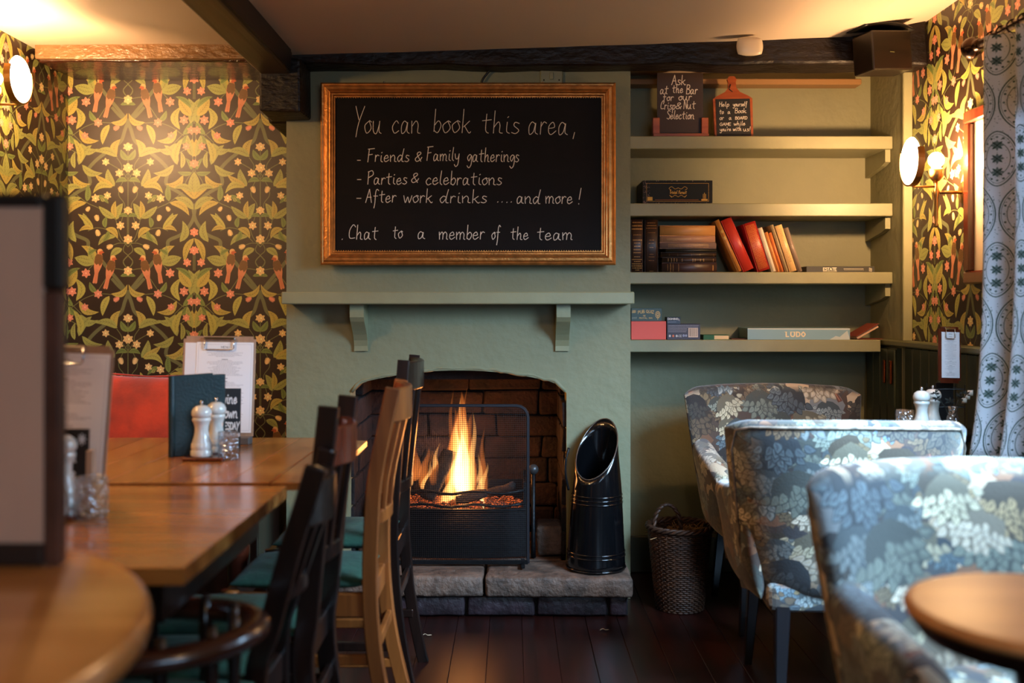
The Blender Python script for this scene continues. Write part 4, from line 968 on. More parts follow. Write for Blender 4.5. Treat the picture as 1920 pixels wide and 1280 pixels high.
for q_ in (0, 1): tube(bm, [(-R1 * 0.9 + 0.052 - 0.052 * math.cos(a) + 0.004 * math.cos(a * 10 + q_ * PI), -0.04 + 0.006 * math.sin(a * 10 + q_ * PI), H_ + 0.095 * math.sin(a)) for a in [PI * k / 40 for k in range(41)]], 0.006, 6)
obj('loop_handle', bm, M_WICK, t, smooth=True)
bm = NB()
for k in range(60):
    a = R_.uniform(0, 6.28); r = R_.uniform(0, 0.1); c = Vector((r * math.cos(a), r * math.sin(a), H_ - 0.02)); d = Vector((R_.uniform(-1, 1), R_.uniform(-1, 1), R_.uniform(0, 0.5))).normalized() * 0.05; tube(bm, [c - d, c + d], 0.0018, 4)
kd = obj('kindling', bm, mat('dry_kindling', (150, 108, 66), 0.8), kind='stuff', loc=(bxx, byy, 0)); tag(kd, 'dry twigs and straw heaped in the wicker basket', 'kindling')

# ------------------------------------------------------------------ framed chalkboard
by = 3.895
t = thing('chalkboard', 'large gilt framed blackboard with chalk writing above the mantel', 'chalkboard', (X(879, by), by, Z(497, by)))
cx, bz = X(879, by), Z(497, by); x0, x1 = X(604, by) - cx, X(1153, by) - cx; z1 = Z(158, by) - bz; fw = 0.054
prof = [(0, 0), (0, 0.03), (0.006, 0.036), (0.012, 0.034), (0.017, 0.040), (0.027, 0.041), (0.033, 0.033), (0.037, 0.034), (0.041, 0.026), (0.046, 0.026), (0.05, 0.018), (fw, 0.018), (fw, 0)]
def frame_side(p0, p1, nrm):
    """mitred frame side from outer corner p0 to p1, nrm points inward"""
    bm = NB(); a, b = Vector(p0), Vector(p1); d = (b - a).normalized(); A, B = [], []
    for w_, h_ in prof:
        A.append(bm.verts.new((a + d * w_ + Vector(nrm) * w_) + Vector((0, -h_, 0)))); B.append(bm.verts.new((b - d * w_ + Vector(nrm) * w_) + Vector((0, -h_, 0))))
    ring_faces(bm, [A, B]); return bm
for p0, p1, n_ in (((x0, 0, 0), (x1, 0, 0), (0, 0, 1)), ((x1, 0, 0), (x1, 0, z1), (-1, 0, 0)), ((x1, 0, z1), (x0, 0, z1), (0, 0, -1)), ((x0, 0, z1), (x0, 0, 0), (1, 0, 0))):
    obj('frame_side', frame_side(p0, p1, n_), M_GOLD, t)
bm = NB(); 
nb = 110
for k in range(nb):
    for zz in (fw + 0.0015, z1 - fw - 0.0015): 
        xx = x0 + fw + (x1 - x0 - 2 * fw) * (k + .5) / nb; box(bm, xx - 0.002, xx + 0.002, -0.020, -0.014, zz - 0.002, zz + 0.002)
obj('beaded_edge', bm, M_GOLD, t, kind='stuff')
thin('writing_surface', x0 + fw - 0.004, x1 - fw + 0.004, fw - 0.004, z1 - fw + 0.004, -0.012, 0.008, img_mat('chalkboard_face', IM_BOARD, 0.6, spec=0.12), t)
obj('back_board', bx(x0 + 0.01, x1 - 0.01, -0.002, 0.04, 0.01, z1 - 0.01), M_BLACK, t)
for xx in (-0.33, 0.29):
    obj('hanging_screw', lathe(NB(), [(0, 0), (0.004, 0), (0.004, 0.008), (0, 0.009)], 8, (xx, -0.012, z1)), M_STEEL, t)
# cable and socket plate above the board
tag(obj('cable', tube(NB(), cat([(X(902, 3.94), 3.94, Z(162, 3.94)), (X(905, 3.94), 3.935, Z(150, 3.94)), (X(912, 3.94), 3.935, Z(140, 3.94)), (X(920, 3.93), 3.93, Z(130, 3.93))], 5), 0.0045, 7), M_BLACK, smooth=True), 'short dark cable running from the beam behind the chalkboard', 'cable')
t = thing('wall_socket', 'sage painted blank socket plate on the wall above the chalkboard', 'socket plate', (X(1034, 3.945), 3.95, Z(146, 3.945)))
pl_ = obj('plate', bx(-0.045, 0.045, -0.012, 0, -0.028, 0.035, 0.004), M_SAGEW, t); obj('switch', bx(-0.008, 0.008, -0.017, -0.011, -0.008, 0.02, 0.002), M_SAGEW, pl_)
for xx in (-0.03, 0.03): obj('screw', lathe(NB(), [(0, 0), (0.003, 0), (0, 0.002)], 8, M=Matrix.Translation((xx, -0.012, -0.01)) @ Matrix.Rotation(PI / 2, 4, 'X')), M_IRON, pl_)
# detector on the beam, dark box in the corner
t = thing('smoke_detector', 'small cream oval detector mounted on the dark beam', 'detector', (X(1405, 3.74), 3.745, Z(88, 3.74)))
bm = slab(10, 10, lambda u, v, s: Vector((0.05 * u * (1 - 0.12 * v * v), -0.012 - 0.014 * s * pil(u, v, 3), 0.036 * v * (1 - 0.2 * u * u))))
obj('casing', bm, M_WHITE, t, smooth=True); obj('mount', bx(-0.03, 0.03, -0.008, 0.006, -0.02, 0.02, 0.002), M_WHITE, t)
t = thing('wall_speaker', 'dark brown box mounted askew in the ceiling corner at the beam end', 'speaker', (X(1655, 3.73), 3.72, Z(100, 3.73)), rotz=0.28)
obj('cabinet', bx(-0.085, 0.085, -0.05, 0.07, -0.075, 0.072, 0.006, 2, Matrix.Rotation(-0.07, 4, 'Y')), M_DKWOOD, t)
obj('badge', bx(-0.012, 0.008, -0.053, -0.049, -0.012, -0.008), M_STEEL, t)
obj('bracket', bx(0.0, 0.12, 0.02, 0.1, -0.06, 0.06, 0.004), M_BLACK, t)
bm = slab(8, 6, lambda u, v, s: Vector((0.11 * u, 0.02 + 0.06 * v, 0.085 + 0.018 * (1 - u * u) + 0.012 * s * pil(u, v))))
obj('top_cover', bm, M_BLACK, t, smooth=True)
# ------------------------------------------------------------------ things on the alcove shelves
SD = 4.125                        # depth of the front faces standing on the shelves
def sx_(px, d=SD): return X(px, d)
# chalk sign in wooden holder
zs = SH[0]
t = thing('chalk_sign', 'dark chalk sign about crisps and nuts in a wooden foot on the top shelf', 'sign', (sx_(1275, 4.17), 4.17, zs))
k_ = 4.17 / F
thin('sign_face', -43 * k_, 43 * k_, 0.020, Z(137, 4.17) - zs, -0.004, 0.006, img_mat('crisp_sign_face', IM_ASK, 0.6), t)
obj('foot_base', bx(-52 * k_, 52 * k_, -0.03, 0.03, 0, 0.02, 0.002), M_MAHOG, t)
for s in (-1, 1): obj('foot_upright', bx(*sorted((s * 52 * k_, s * 39 * k_)), -0.016, 0.018, 0.018, 0.088, 0.002), M_MAHOG, t)
# paddle shaped chalkboard
t = thing('paddle_chalkboard', 'small paddle shaped chalkboard with wooden rim inviting readers, on the top shelf', 'sign', (sx_(1376, 4.17), 4.17, zs), rot=(-0.08, -0.02, 0))
P = [(-36, 0), (36, 0), (37, 77), (30, 82), (14, 90), (8, 98), (7, 108), (9, 114), (5, 120), (-5, 120), (-9, 114), (-7, 108), (-8, 98), (-14, 90), (-30, 82), (-37, 77)]
bm = NB(); a = [bm.verts.new((p[0] * k_, -0.006, p[1] * k_)) for p in P]; b = [bm.verts.new((p[0] * k_, 0.006, p[1] * k_)) for p in P]
bm.faces.new(a); bm.faces.new(b[::-1])
for i in range(len(P)): bm.faces.new((a[i], b[i], b[(i + 1) % len(P)], a[(i + 1) % len(P)]))
obj('paddle', bm, M_MAHOG, t); thin('slate', -32 * k_, 32 * k_, 5 * k_, 78 * k_ - 0.004, -0.008, 0.002, img_mat('book_sign_face', IM_HELP, 0.6), t)
obj('hanging_cord', tube(NB(), cat([(-0.006, -0.008, 104 * k_), (-0.012, -0.01, 95 * k_), (0.0, -0.008, 90 * k_)], 4), 0.0018, 5), M_BLACK, t)
def game_box(name, lab, px0, px1, py0, zsh, d, dep, m_face, m_body, cat_='game box', dz=0.0, rz=0.0):
    xa, xb = X(px0, d), X(px1, d); h_ = Z(py0, d) - zsh - dz
    t = thing(name, lab, cat_, ((xa + xb) / 2, d, zsh + dz), rotz=rz); hw = (xb - xa) / 2
    obj('box_base', bx(-hw + 0.0015, hw - 0.0015, 0.0015, dep - 0.0015, 0, h_ - 0.003, 0.001), m_body, t)
    obj('box_lid', bx(-hw, hw, 0.0006, dep, h_ * 0.12, h_, 0.0012), m_body, t)
    thin('printed_face', -hw + 0.0008, hw - 0.0008, h_ * 0.02, h_ - 0.0008, -0.0008, 0.001, m_face, t)
    return t
game_box('quiz_game_box', 'dark box of a quiz game with worn corners and gold title', 1205, 1336, 338, SH[1], SD, 0.2, img_mat('quiz_game_face', IM_TRIV, 0.5, spec=0.15), mat('dark_box_card', (30, 26, 24), 0.5, var=0.2))
game_box('property_game_box', 'flat dark game box with pale title lying at the right of the books', 1512, 1640, 499, SH[2], SD, 0.18, img_mat('estate_face', IM_ESTATE, 0.45), mat('olive_box_card', (50, 48, 40), 0.5))
game_box('ludo_box', 'long pale blue ludo box lying on the lowest shelf', 1402, 1593, 615, SH[3], 4.145, 0.2, img_mat('ludo_face', IM_LUDO, 0.5), mat('blue_box_card', (104, 134, 142), 0.55), rz=-0.03)
z3 = SH[3]
game_box('red_box', 'plain coral red box under the pub quiz tin', 1183.5, 1249, 602, z3, 4.15, 0.14, mat('coral_card', (240, 92, 74), 0.5), mat('coral_card_side', (214, 70, 56), 0.5), 'box')
game_box('pub_quiz_box', 'green pub quiz box resting on the coral red box', 1183.5, 1241, 577.5, z3, 4.15, 0.12, img_mat('pub_quiz_face', IM_PUB, 0.45), mat('green_tin', (58, 76, 70), 0.45), dz=Z(602, 4.15) - z3)
game_box('puzzle_box', 'dark purple box with barcode and printed symbols beside the coral red box', 1250.5, 1313, 607, z3, 4.15, 0.12, img_mat('puzzle_face', IM_BARC, 0.45), mat('purple_card', (62, 54, 66), 0.5))
game_box('domino_box', 'tiny black domino box resting on the dark purple box', 1250.5, 1276, 594, z3, 4.15, 0.06, img_mat('domino_face', IM_DOM, 0.4), mat('black_card', (26, 24, 32), 0.5), dz=Z(607, 4.15) - z3)
M_PAGE = mat('aged_pages', (206, 182, 142), 0.8, bump=0.5, bscale=200, stretch=(1, 1, 12))
def book(lab, w_, h_, dep, face, body, loc, ang=0.0, flat=False, grp='old books on the alcove shelf', pages_front=False):
    """book with its spine towards the room; upright unless flat"""
    t = thing('book', lab, 'book', loc, group=grp, rot=(0, -ang, 0))
    c = 0.0018
    if not flat:
        obj('page_block', bx(c, w_ - c, 0.004, dep - 0.004, 0.003, h_ - 0.003), M_PAGE, t)
        bm = NB(); box(bm, 0, c, 0.002, dep, 0, h_, 0.0004); box(bm, w_ - c, w_, 0.002, dep, 0, h_, 0.0004)
        obj('cover', bm, body, t)
        bm = NB(); uv = bm.loops.layers.uv.new('UVMap'); n = 6; A = []
        for k in range(n + 1):
            s = k / n; yy = 0.003 - 0.005 * math.sin(PI * s); A.append((bm.verts.new((w_ * s, yy, 0)), bm.verts.new((w_ * s, yy, h_)), s))
        for k in range(n):
            f = bm.faces.new((A[k][0], A[k + 1][0], A[k + 1][1], A[k][1]))
            for l, q in zip(f.loops, ((A[k][2], 0), (A[k + 1][2], 0), (A[k + 1][2], 1), (A[k][2], 1))): l[uv].uv = q
        o = obj('spine', bm, face, t, smooth=True, keep=True); md = o.modifiers.new('s', 'SOLIDIFY'); md.thickness = 0.0015; md.offset = -1
    else:
        obj('page_block', bx(0.003, h_ - 0.003, 0.004, dep - 0.004, c, w_ - c), M_PAGE, t)
        bm = NB(); box(bm, 0, h_, 0.002, dep, 0, c, 0.0004); box(bm, 0, h_, 0.002, dep, w_ - c, w_, 0.0004); obj('cover', bm, body, t)
        bm = NB(); uv = bm.loops.layers.uv.new('UVMap'); n = 6; A = []
        for k in range(n + 1):
            s = k / n; yy = 0.003 - 0.005 * math.sin(PI * s); A.append((bm.verts.new((0, yy, w_ * s)), bm.verts.new((h_, yy, w_ * s)), s))
        for k in range(n):
            f = bm.faces.new((A[k][0], A[k][1], A[k + 1][1], A[k + 1][0]))
            for l, q in zip(f.loops, ((0, A[k][2]), (1, A[k][2]), (1, A[k + 1][2]), (0, A[k + 1][2]))): l[uv].uv = q
        o = obj('spine', bm, face, t, smooth=True, keep=True); md = o.modifiers.new('s', 'SOLIDIFY'); md.thickness = 0.0015; md.offset = -1
    return t
z2 = SH[2]; G_ = (214, 160, 92); BD = 4.12; kk = BD / F
def sp(n_, bg, gold, W, H, rows, across): return img_mat(n_ + '_spine', spine_print(n_, bg, gold, W, H, rows, across), 0.4)
def bmat(n_, c): return mat(n_ + '_cloth', c, 0.55, var=0.06, vscale=30)
# two upright volumes
book('thick brown volume with many gilt rows standing first on the book shelf', 22 * kk, Z(411, BD) - z2, 0.16, sp('ledger', (60, 36, 26), G_, 96, 400, [(0.05, .8, 8), (.11, .85, 10), (.17, .9, 10), (.29, .6, 4), (.38, .7, 9), (.44, .5, 6), (.5, .5, 8), (.56, .6, 9), (.62, .6, 7), (.7, .5, 5), (.75, .9, 6), (.79, .5, 5), (.83, .85, 7), (.87, .9, 7), (.91, .8, 7), (.95, .3, 5)], True), bmat('ledger', (56, 34, 26)), (X(1183.5, BD), BD, z2))
book('plain dark brown volume with faint gilt rows, second upright book', 25 * kk, Z(412, BD) - z2, 0.16, sp('atlas', (52, 32, 24), (176, 128, 76), 110, 400, [(.05, .6, 7), (.1, .7, 8), (.15, .8, 7), (.24, .5, 3), (.38, .3, 5), (.44, .4, 6), (.52, .3, 5), (.65, .3, 5), (.7, .4, 5), (.77, .4, 4), (.97, .3, 5)], True), bmat('atlas', (48, 30, 24)), (X(1209, BD), BD, z2))
# the lying stack, built from the bottom up
zz = z2
for lab, pw, x0, x1, bg, g_, rows in (
    ('thick dark maroon book lying lowest in the stack', 18, 1241, 1344, (66, 40, 34), G_, [(.1, .7, 6), (.15, .9, 8), (.2, .8, 6), (.3, .8, 5), (.92, .5, 10)]),
    ('dark brown book with gilt bands lying second from the bottom of the stack', 10, 1242, 1343, (50, 30, 22), (208, 170, 120), [(.1, .6, 8), (.16, .7, 8), (.21, .7, 8), (.26, .6, 8), (.36, .6, 6), (.56, .6, 6), (.6, .6, 6), (.7, .5, 6), (.76, .6, 6), (.94, .6, 5)]),
    ('very dark brown book lying third from the bottom of the stack', 9.5, 1239, 1343, (42, 26, 20), (120, 92, 60), [(.15, .5, 5), (.3, .5, 5), (.55, .5, 5), (.7, .6, 6), (.95, .5, 5)]),
    ('thin blackish olive book lying in the middle of the stack', 7, 1248, 1343, (36, 32, 24), (70, 60, 44), [(.3, .3, 4)]),
    ('grey brown book with a long gilt title lying third from the top of the stack', 11.5, 1237, 1343, (136, 110, 102), (206, 160, 108), [(.15 + .018 * i, .6, 5) for i in range(40)]),
    ('dusty pink brown book lying second from the top of the stack', 12.5, 1237, 1341, (192, 142, 112), (226, 182, 130), [(.04, .6, 5)] + [(.13 + .02 * i, .3, 8) for i in range(22)]),
    ('thick tan brown book lying on top of the stack', 19.5, 1237, 1341, (222, 156, 86), (204, 146, 78), [(.08, .3, 8)])):
    wv = pw * kk
    book(lab, wv - 0.0005, (x1 - x0) * kk, 0.15, sp('stacked', bg, g_, 500, 70, rows, False), bmat('stacked', bg), (X(x0, BD), BD, zz), flat=True); zz += wv
# leaning row
for lab, px, wpx, top, ang, bg, g_, rows in (
    ('tan book with pale patches leaning first in the row', 1383, 8.5, 98, 24, (176, 116, 52), (210, 190, 120), [(.2, .6, 20), (.32, .6, 24)]),
    ('thick plain red cloth book leaning in the row', 1394.5, 20.5, 98, 24, (188, 50, 38), (200, 70, 50), [(.1, .4, 3)]),
    ('thick red book with worn gilt spine leaning in the row', 1421, 23.5, 92, 17, (164, 34, 28), (210, 140, 76), [(.05 + .024 * i, .75, 6) for i in range(38)]),
    ('white slim book leaning beside the worn red one', 1447.5, 8, 84, 17.5, (222, 206, 184), (170, 150, 120), [(.3 + .03 * i, .4, 4) for i in range(16)]),
    ('slim orange brown booklet leaning after the white book', 1457, 6, 76, 17.5, (206, 134, 70), (150, 70, 40), [(.5, .5, 4)]),
    ('thin orange red booklet leaning after the orange brown one', 1464, 6, 75, 17.5, (200, 110, 56), (140, 50, 30), [(.6, .5, 4)]),
    ('grey beige slim book with small lettering leaning in the row', 1473, 6, 90, 18, (158, 138, 104), (90, 76, 60), [(.1 + .03 * i, .5, 4) for i in range(20)]),
    ('broad cream book leaning near the end of the row', 1481.5, 13, 88, 18, (224, 182, 124), (140, 100, 62), [(.08 + .028 * i, .4, 5) for i in range(26)]),
    ('grey brown book leaning last in the row', 1497, 8, 84, 18, (132, 112, 98), (180, 160, 140), [(.4, .5, 6), (.43, .5, 6), (.46, .4, 5)])):
    book(lab, wpx * kk, top * kk / math.cos(math.radians(ang)) * 0.98, 0.14, sp('leaning', bg, g_, 90, 420, rows, True), bmat('leaning', bg), (X(px, BD), BD, z2), ang=math.radians(ang))
# little green book, loose booklet and open brown book on the lowest shelf
t = thing('book', 'small green book lying between the purple box and the ludo box', 'book', (X(1319, 4.15), 4.15, z3))
wv = 49 * kk; gm = mat('bright_green_cloth', (30, 84, 24), 0.5)
obj('page_block', bx(0.045, wv - 0.003, 0.001, 0.08, 0.002, 0.018), mat('cream_page_edge', (232, 198, 148), 0.7), t)
bm = NB(); box(bm, 0, wv, 0, 0.083, 0, 0.002); box(bm, 0, wv, 0, 0.083, 0.018, 0.020); box(bm, 0, 0.045, 0, 0.083, 0.002, 0.018); obj('cover', bm, gm, t)
tag(obj('pamphlet', bx(0, 0.085, 0, 0.06, 0, 0.004, 0.001), mat('brown_pamphlet', (84, 44, 28), 0.6), loc=(X(1373, 4.15), 4.165, z3), rot=(0, 0, -0.06)), 'thin brown pamphlet lying behind the ludo box end', 'pamphlet')
t = thing('book', 'brown book propped half open at the right end of the lowest shelf', 'book', (X(1609, 4.16), 4.16, z3 + 0.001), rot=(0, -0.0, 0.1))
cm = mat('brown_cloth_cover', (116, 52, 34), 0.6)
obj('cover', bx(0, 0.11, 0, 0.11, 0, 0.003, 0.001), cm, t)
obj('page_block', wob(bx(0.0, 0.105, 0.004, 0.1, 0.0, 0.012, 0.001, 1, Matrix.Rotation(-0.50, 4, 'Y')), 0.0, 1), mat('pinkish_pages', (214, 170, 140), 0.7), t)
obj('top_cover', bx(-0.002, 0.112, -0.002, 0.112, 0.0125, 0.015, 0.001, 1, Matrix.Rotation(-0.50, 4, 'Y')), cm, t)
t = thing('copper_latch', 'pair of small copper coloured upright fittings below the shelves', 'fitting', (AX - 0.032, 4.06, Z(697, 4.06)))
for yy in (-0.035, 0.035): obj('latch_plate', bx(-0.008, 0.0, yy - 0.011, yy + 0.011, -0.048, 0.048, 0.003), mat('copper', (190, 92, 52), 0.25, metal=1.0), t)

# ------------------------------------------------------------------ wall lamps: opal disc held before a bulb
def sconce(name, lab, wx, yy, zz, sgn):
    """wx wall plane, sgn direction into the room"""
    t = thing(name, lab, 'wall lamp', (wx, yy, zz))
    bxp = sgn * 0.105; dxp = sgn * 0.195
    obj('back_plate', lathe(NB(), [(0, 0), (0.04, 0), (0.038, 0.012), (0.012, 0.016), (0.0, 0.017)], 20, M=Matrix.Translation((0, -0.0, -0.11)) @ Matrix.Rotation(sgn * PI / 2, 4, 'Y')), M_BRASS, t, smooth=True)
    obj('arm', tube(NB(), [(0.0, 0, -0.11), (bxp, 0, -0.11)], 0.006, 8), M_BRASS, t, smooth=True)
    obj('stem', lathe(NB(), [(0, -0.235), (0.008, -0.232), (0.009, -0.225), (0.005, -0.218), (0.007, -0.2), (0.007, -0.13), (0.010, -0.12), (0.010, -0.1), (0.006, -0.09), (0.006, -0.07)], 12, (bxp, 0, 0)), M_BRASS, t, smooth=True)
    bc_ = obj('bulb_cup', lathe(NB(), [(0.0, -0.072), (0.012, -0.07), (0.024, -0.055), (0.027, -0.03), (0.023, -0.028), (0.018, -0.03)], 16, (bxp, 0, 0)), M_BRASS, t, smooth=True)
    obj('bulb', lathe(NB(), [(0.012, -0.03)] + [(0.027 * math.sin(a), 0.004 - 0.027 * math.cos(a)) for a in [PI * k / 10 for k in range(2, 10)]] + [(0, 0.031)], 16, (bxp, 0, 0)), M_BULB, bc_, smooth=True)
    obj('disc_arm', tube(NB(), [(bxp, 0, -0.09), (dxp - sgn * 0.008, 0, -0.09), (dxp - sgn * 0.004, 0, -0.07)], 0.004, 8), M_BRASS, t, smooth=True)
    Mx = Matrix.Translation((dxp, 0, 0)) @ Matrix.Rotation(sgn * PI / 2, 4, 'Y')
    obj('opal_disc', lathe(NB(), [(0, -0.003), (0.081, -0.003), (0.084, 0.0), (0.081, 0.004), (0, 0.004)], 36, M=Mx), M_OPAL, t, smooth=False)
    pts = [(dxp - sgn * 0.004, 0.086 * math.cos(a), 0.086 * math.sin(a)) for a in [PI * k / 20 + PI for k in range(-3, 24)]]
    obj('disc_cradle', sweep(NB(), pts, rect(0.006, 0.022), up=(1, 0, 0)), M_BRASS, t)
    return t
sconce('wall_lamp', 'brass wall lamp with lit opal disc and bare globe bulb on the right wall', XR, 3.51, Z(302, 3.51), -1)
sconce('wall_lamp', 'brass wall lamp with lit opal disc on the left wall beside the recess', XL, 3.59, Z(149, 3.59), 1)
# framed picture on the right wall
t = thing('wall_picture', 'brown framed picture with pale mount on the papered right wall', 'picture', (XR, 3.235, 1.235))
hw, h_ = 0.235, 0.60
for a in ((-hw, hw, 0, 0.045), (-hw, hw, h_ - 0.045, h_)): obj('frame_side', bx(-0.03, -0.001, a[0], a[1], a[2], a[3], 0.006), M_REDW, t)
for a in ((-hw, -hw + 0.045), (hw - 0.045, hw)): obj('frame_side', bx(-0.0295, -0.001, a[0], a[1], 0.043, h_ - 0.043, 0.006), M_REDW, t)
obj('mount', bx(-0.010, -0.001, -hw + 0.04, hw - 0.04, 0.04, h_ - 0.04), mat('cream_mount', (218, 196, 168), 0.25, coat=0.6), t)
obj('print', bx(-0.012, -0.009, -0.1, 0.1, 0.16, h_ - 0.16), mat('sepia_print', (150, 120, 92), 0.3, var=0.4, vscale=12), t)

# ------------------------------------------------------------------ curtain, rod
cy0, cy1 = 2.56, 3.14
t = thing('curtain', 'pale patterned curtain with grey green medallions hanging at the right window', 'curtain', (1.50, 2.85, 0.69))
bm = NB(); uv = bm.loops.layers.uv.new('UVMap'); nx, nz = 90, 24; cz = Z(88, 3.1) - 0.69; g = []
for i in range(nx + 1):
    s = i / nx; col_ = []
    for j in range(nz + 1):
        v = j / nz; amp = 0.030 + 0.012 * (1 - v); yy = 0.19 - s * 0.54 + 0.04 * (1 - v) * (0.5 - s)
        xx = amp * math.cos(s * 2 * PI * 4.5 + 0.4 * math.sin(3 * v)) + 0.012 * math.sin(s * 23 + v * 2) - 0.05 * (1 - v) ** 5 - 0.055 + 0.10 * s
        col_.append(bm.verts.new((xx, yy, cz * v)))
    g.append(col_)
for i in range(nx):
    for j in range(nz):
        f = bm.faces.new((g[i][j], g[i + 1][j], g[i + 1][j + 1], g[i][j + 1]))
        for l, q in zip(f.loops, ((i, j), (i + 1, j), (i + 1, j + 1), (i, j + 1))): l[uv].uv = (q[0] / nx * 5.0, q[1] / nz * cz / 0.33)
o = obj('cloth', bm, M_CURT, t, smooth=True); md = o.modifiers.new('s', 'SOLIDIFY'); md.thickness = 0.003
hem = [tuple(Vector(g_) ) for g_ in []]
t = thing('curtain_rod', 'dark bronze curtain rod with rounded finial above the patterned curtain', 'curtain rod', (1.50, 3.19, 2.0))
MB_ = mat('dark_bronze', (62, 44, 34), 0.25, metal=0.9)
obj('rod', tube(NB(), [(0, 0, 0), (0, -1.95, 0)], 0.013, 12), MB_, t, smooth=True)
obj('finial', lathe(NB(), [(0, -0.055)] + [(0.036 * math.sin(a), -0.036 * math.cos(a) - 0.01) for a in [PI * k / 10 for k in range(1, 9)]] + [(0.016, 0.03), (0.02, 0.036), (0.014, 0.045), (0, 0.05)], 20, M=Matrix.Translation((0, 0.045, 0)) @ Matrix.Rotation(PI / 2, 4, 'X')), MB_, t, smooth=True)
for yy in (-0.03, -1.85):
    bm = NB(); tube(bm, [(0, yy, 0), (0.1, yy, 0)], 0.008, 8); obj('rod_bracket', bm, MB_, t, smooth=True)
for k in range(9): obj('curtain_ring', tube(NB(), [(0.02 * math.cos(a), -0.08 - k * 0.065, 0.02 * math.sin(a) - 0.004) for a in [2 * PI * q / 14 for q in range(14)]], 0.003, 6, closed=True), MB_, t, smooth=True)

# ------------------------------------------------------------------ tables
def turned(h_, r=0.033):
    return [(0.018, 0), (0.024, 0.02), (0.02, 0.06), (0.026, 0.12), (r, h_ * 0.45), (r * 1.05, h_ * 0.6), (r * 0.75, h_ * 0.72), (0.02, h_ * 0.76), (0.03, h_ * 0.79), (0.03, h_ * 0.82), (0.022, h_ * 0.85), (0.034, h_ * 0.87), (0.034, h_)]
def plank_table(name, lab, x0, x1, y0, y1, zt, th, along, wv, m, legs, apron=True):
    cx, cy = (x0 + x1) / 2, (y0 + y1) / 2; t = thing(name, lab, 'table', (cx, cy, 0))
    a0, a1 = (x0, x1) if along == 'Y' else (y0, y1); q = a0; 
    n = max(1, round((a1 - a0) / wv)); wv = (a1 - a0) / n
    for k in range(n):
        b0, b1 = a0 + k * wv, a0 + (k + 1) * wv - 0.0006
        if along == 'Y': bm = bx(b0 - cx, b1 - cx, y0 - cy, y1 - cy, zt - th, zt, 0.0008)
        else: bm = bx(x0 - cx, x1 - cx, b0 - cy, b1 - cy, zt - th, zt, 0.0008)
        obj('top_plank', bm, m, t)
    if apron:
        i_ = 0.05
        for b in ((x0 + i_, x1 - i_, y0 + i_, y0 + i_ + 0.02), (x0 + i_, x1 - i_, y1 - i_ - 0.02, y1 - i_), (x0 + i_, x0 + i_ + 0.02, y0 + i_ + 0.02, y1 - i_ - 0.02), (x1 - i_ - 0.02, x1 - i_, y0 + i_ + 0.02, y1 - i_ - 0.02)):
            obj('apron', bx(b[0] - cx, b[1] - cx, b[2] - cy, b[3] - cy, zt - th - 0.075, zt - th, 0.002), M_CHAIRD, t)
    for lx, ly in legs:
        obj('leg', lathe(NB(), turned(zt - th - (0.0 if not apron else 0.0)), 18, (lx - cx, ly - cy, 0)), M_REDW, t, smooth=True)
    return t
TZ = 0.75
# far table: main top and its narrow leaf on the right
ft = plank_table('dining_table', 'honey coloured plank table by the papered wall with a narrow side leaf', -1.72, -0.562, 2.305, 3.10, TZ, 0.018, 'Y', 0.0965, M_HONEYY, ((-0.84, 2.42), (-0.82, 2.98), (-1.6, 2.42), (-1.6, 2.98)))
obj('side_leaf', bx(-0.559 + 1.141, -0.441 + 1.141, 2.305 - 2.7025, 3.03 - 2.7025, TZ - 0.018, TZ, 0.0008), M_HONEYY, ft)
plank_table('dining_table', 'honey coloured plank table nearer the room with butcher block edge', -1.55, -0.512, 1.555, 2.262, TZ, 0.028, 'X', 0.0885, M_HONEY, ((-0.98, 2.15), (-0.98, 1.68), (-1.45, 2.15), (-1.45, 1.68)))
# round pub tables
def round_table(lab, cx, cy, zt, r, th, m, base_m, grp=None):
    t = thing('round_table', lab, 'table', (cx, cy, 0), group=grp)
    pr = [(0, zt - th), (r - 0.012, zt - th)] + [(r - 0.012 + 0.012 * math.sin(a), zt - th / 2 - th / 2 * math.cos(a)) for a in [PI * k / 8 for k in range(1, 8)]] + [(r - 0.012, zt), (0, zt)]
    bm = NB(); lathe(bm, pr, 72); o = obj('table_top', bm, m, t, smooth=True)
    md = o.modifiers.new('e', 'EDGE_SPLIT'); md.split_angle = 0.6
    if th < 0.02: obj('dark_rim', lathe(NB(), [(0, zt - th - 0.024), (r - 0.02, zt - th - 0.024), (r - 0.006, zt - th - 0.004), (r - 0.006, zt - th), (0, zt - th)], 60), base_m, t, smooth=False)
    obj('pedestal', lathe(NB(), [(0.03, 0.03), (0.035, 0.1), (0.03, 0.3), (0.04, 0.45), (0.03, 0.6), (0.06, zt - th - 0.01), (0.09, zt - th)], 20), base_m, t, smooth=True)
    for k in range(3):
        a = k * 2 * PI / 3 + 0.5; bm = NB(); sweep(bm, cat([(0.02 * math.cos(a), 0.02 * math.sin(a), 0.16), (r * 0.4 * math.cos(a), r * 0.4 * math.sin(a), 0.11), (r * 0.78 * math.cos(a), r * 0.78 * math.sin(a), 0.02)], 5), crect(0.03, 0.035, 0.006)); obj('leg', bm, base_m, t, smooth=False)
    return t
round_table('light wooden round table in the near left corner with rounded rim', -0.92, 1.052, 0.80, 0.508, 0.042, M_ROUND, M_CHAIRD)
round_table('small wooden round table with dark edge at the near right', 0.705, 1.30, 0.764, 0.182, 0.018, M_RTOP, M_CHAIRD)
round_table('small dark round table between the two far armchairs', 1.325, 3.335, TZ, 0.215, 0.025, M_CHAIRD, M_CHAIRD)

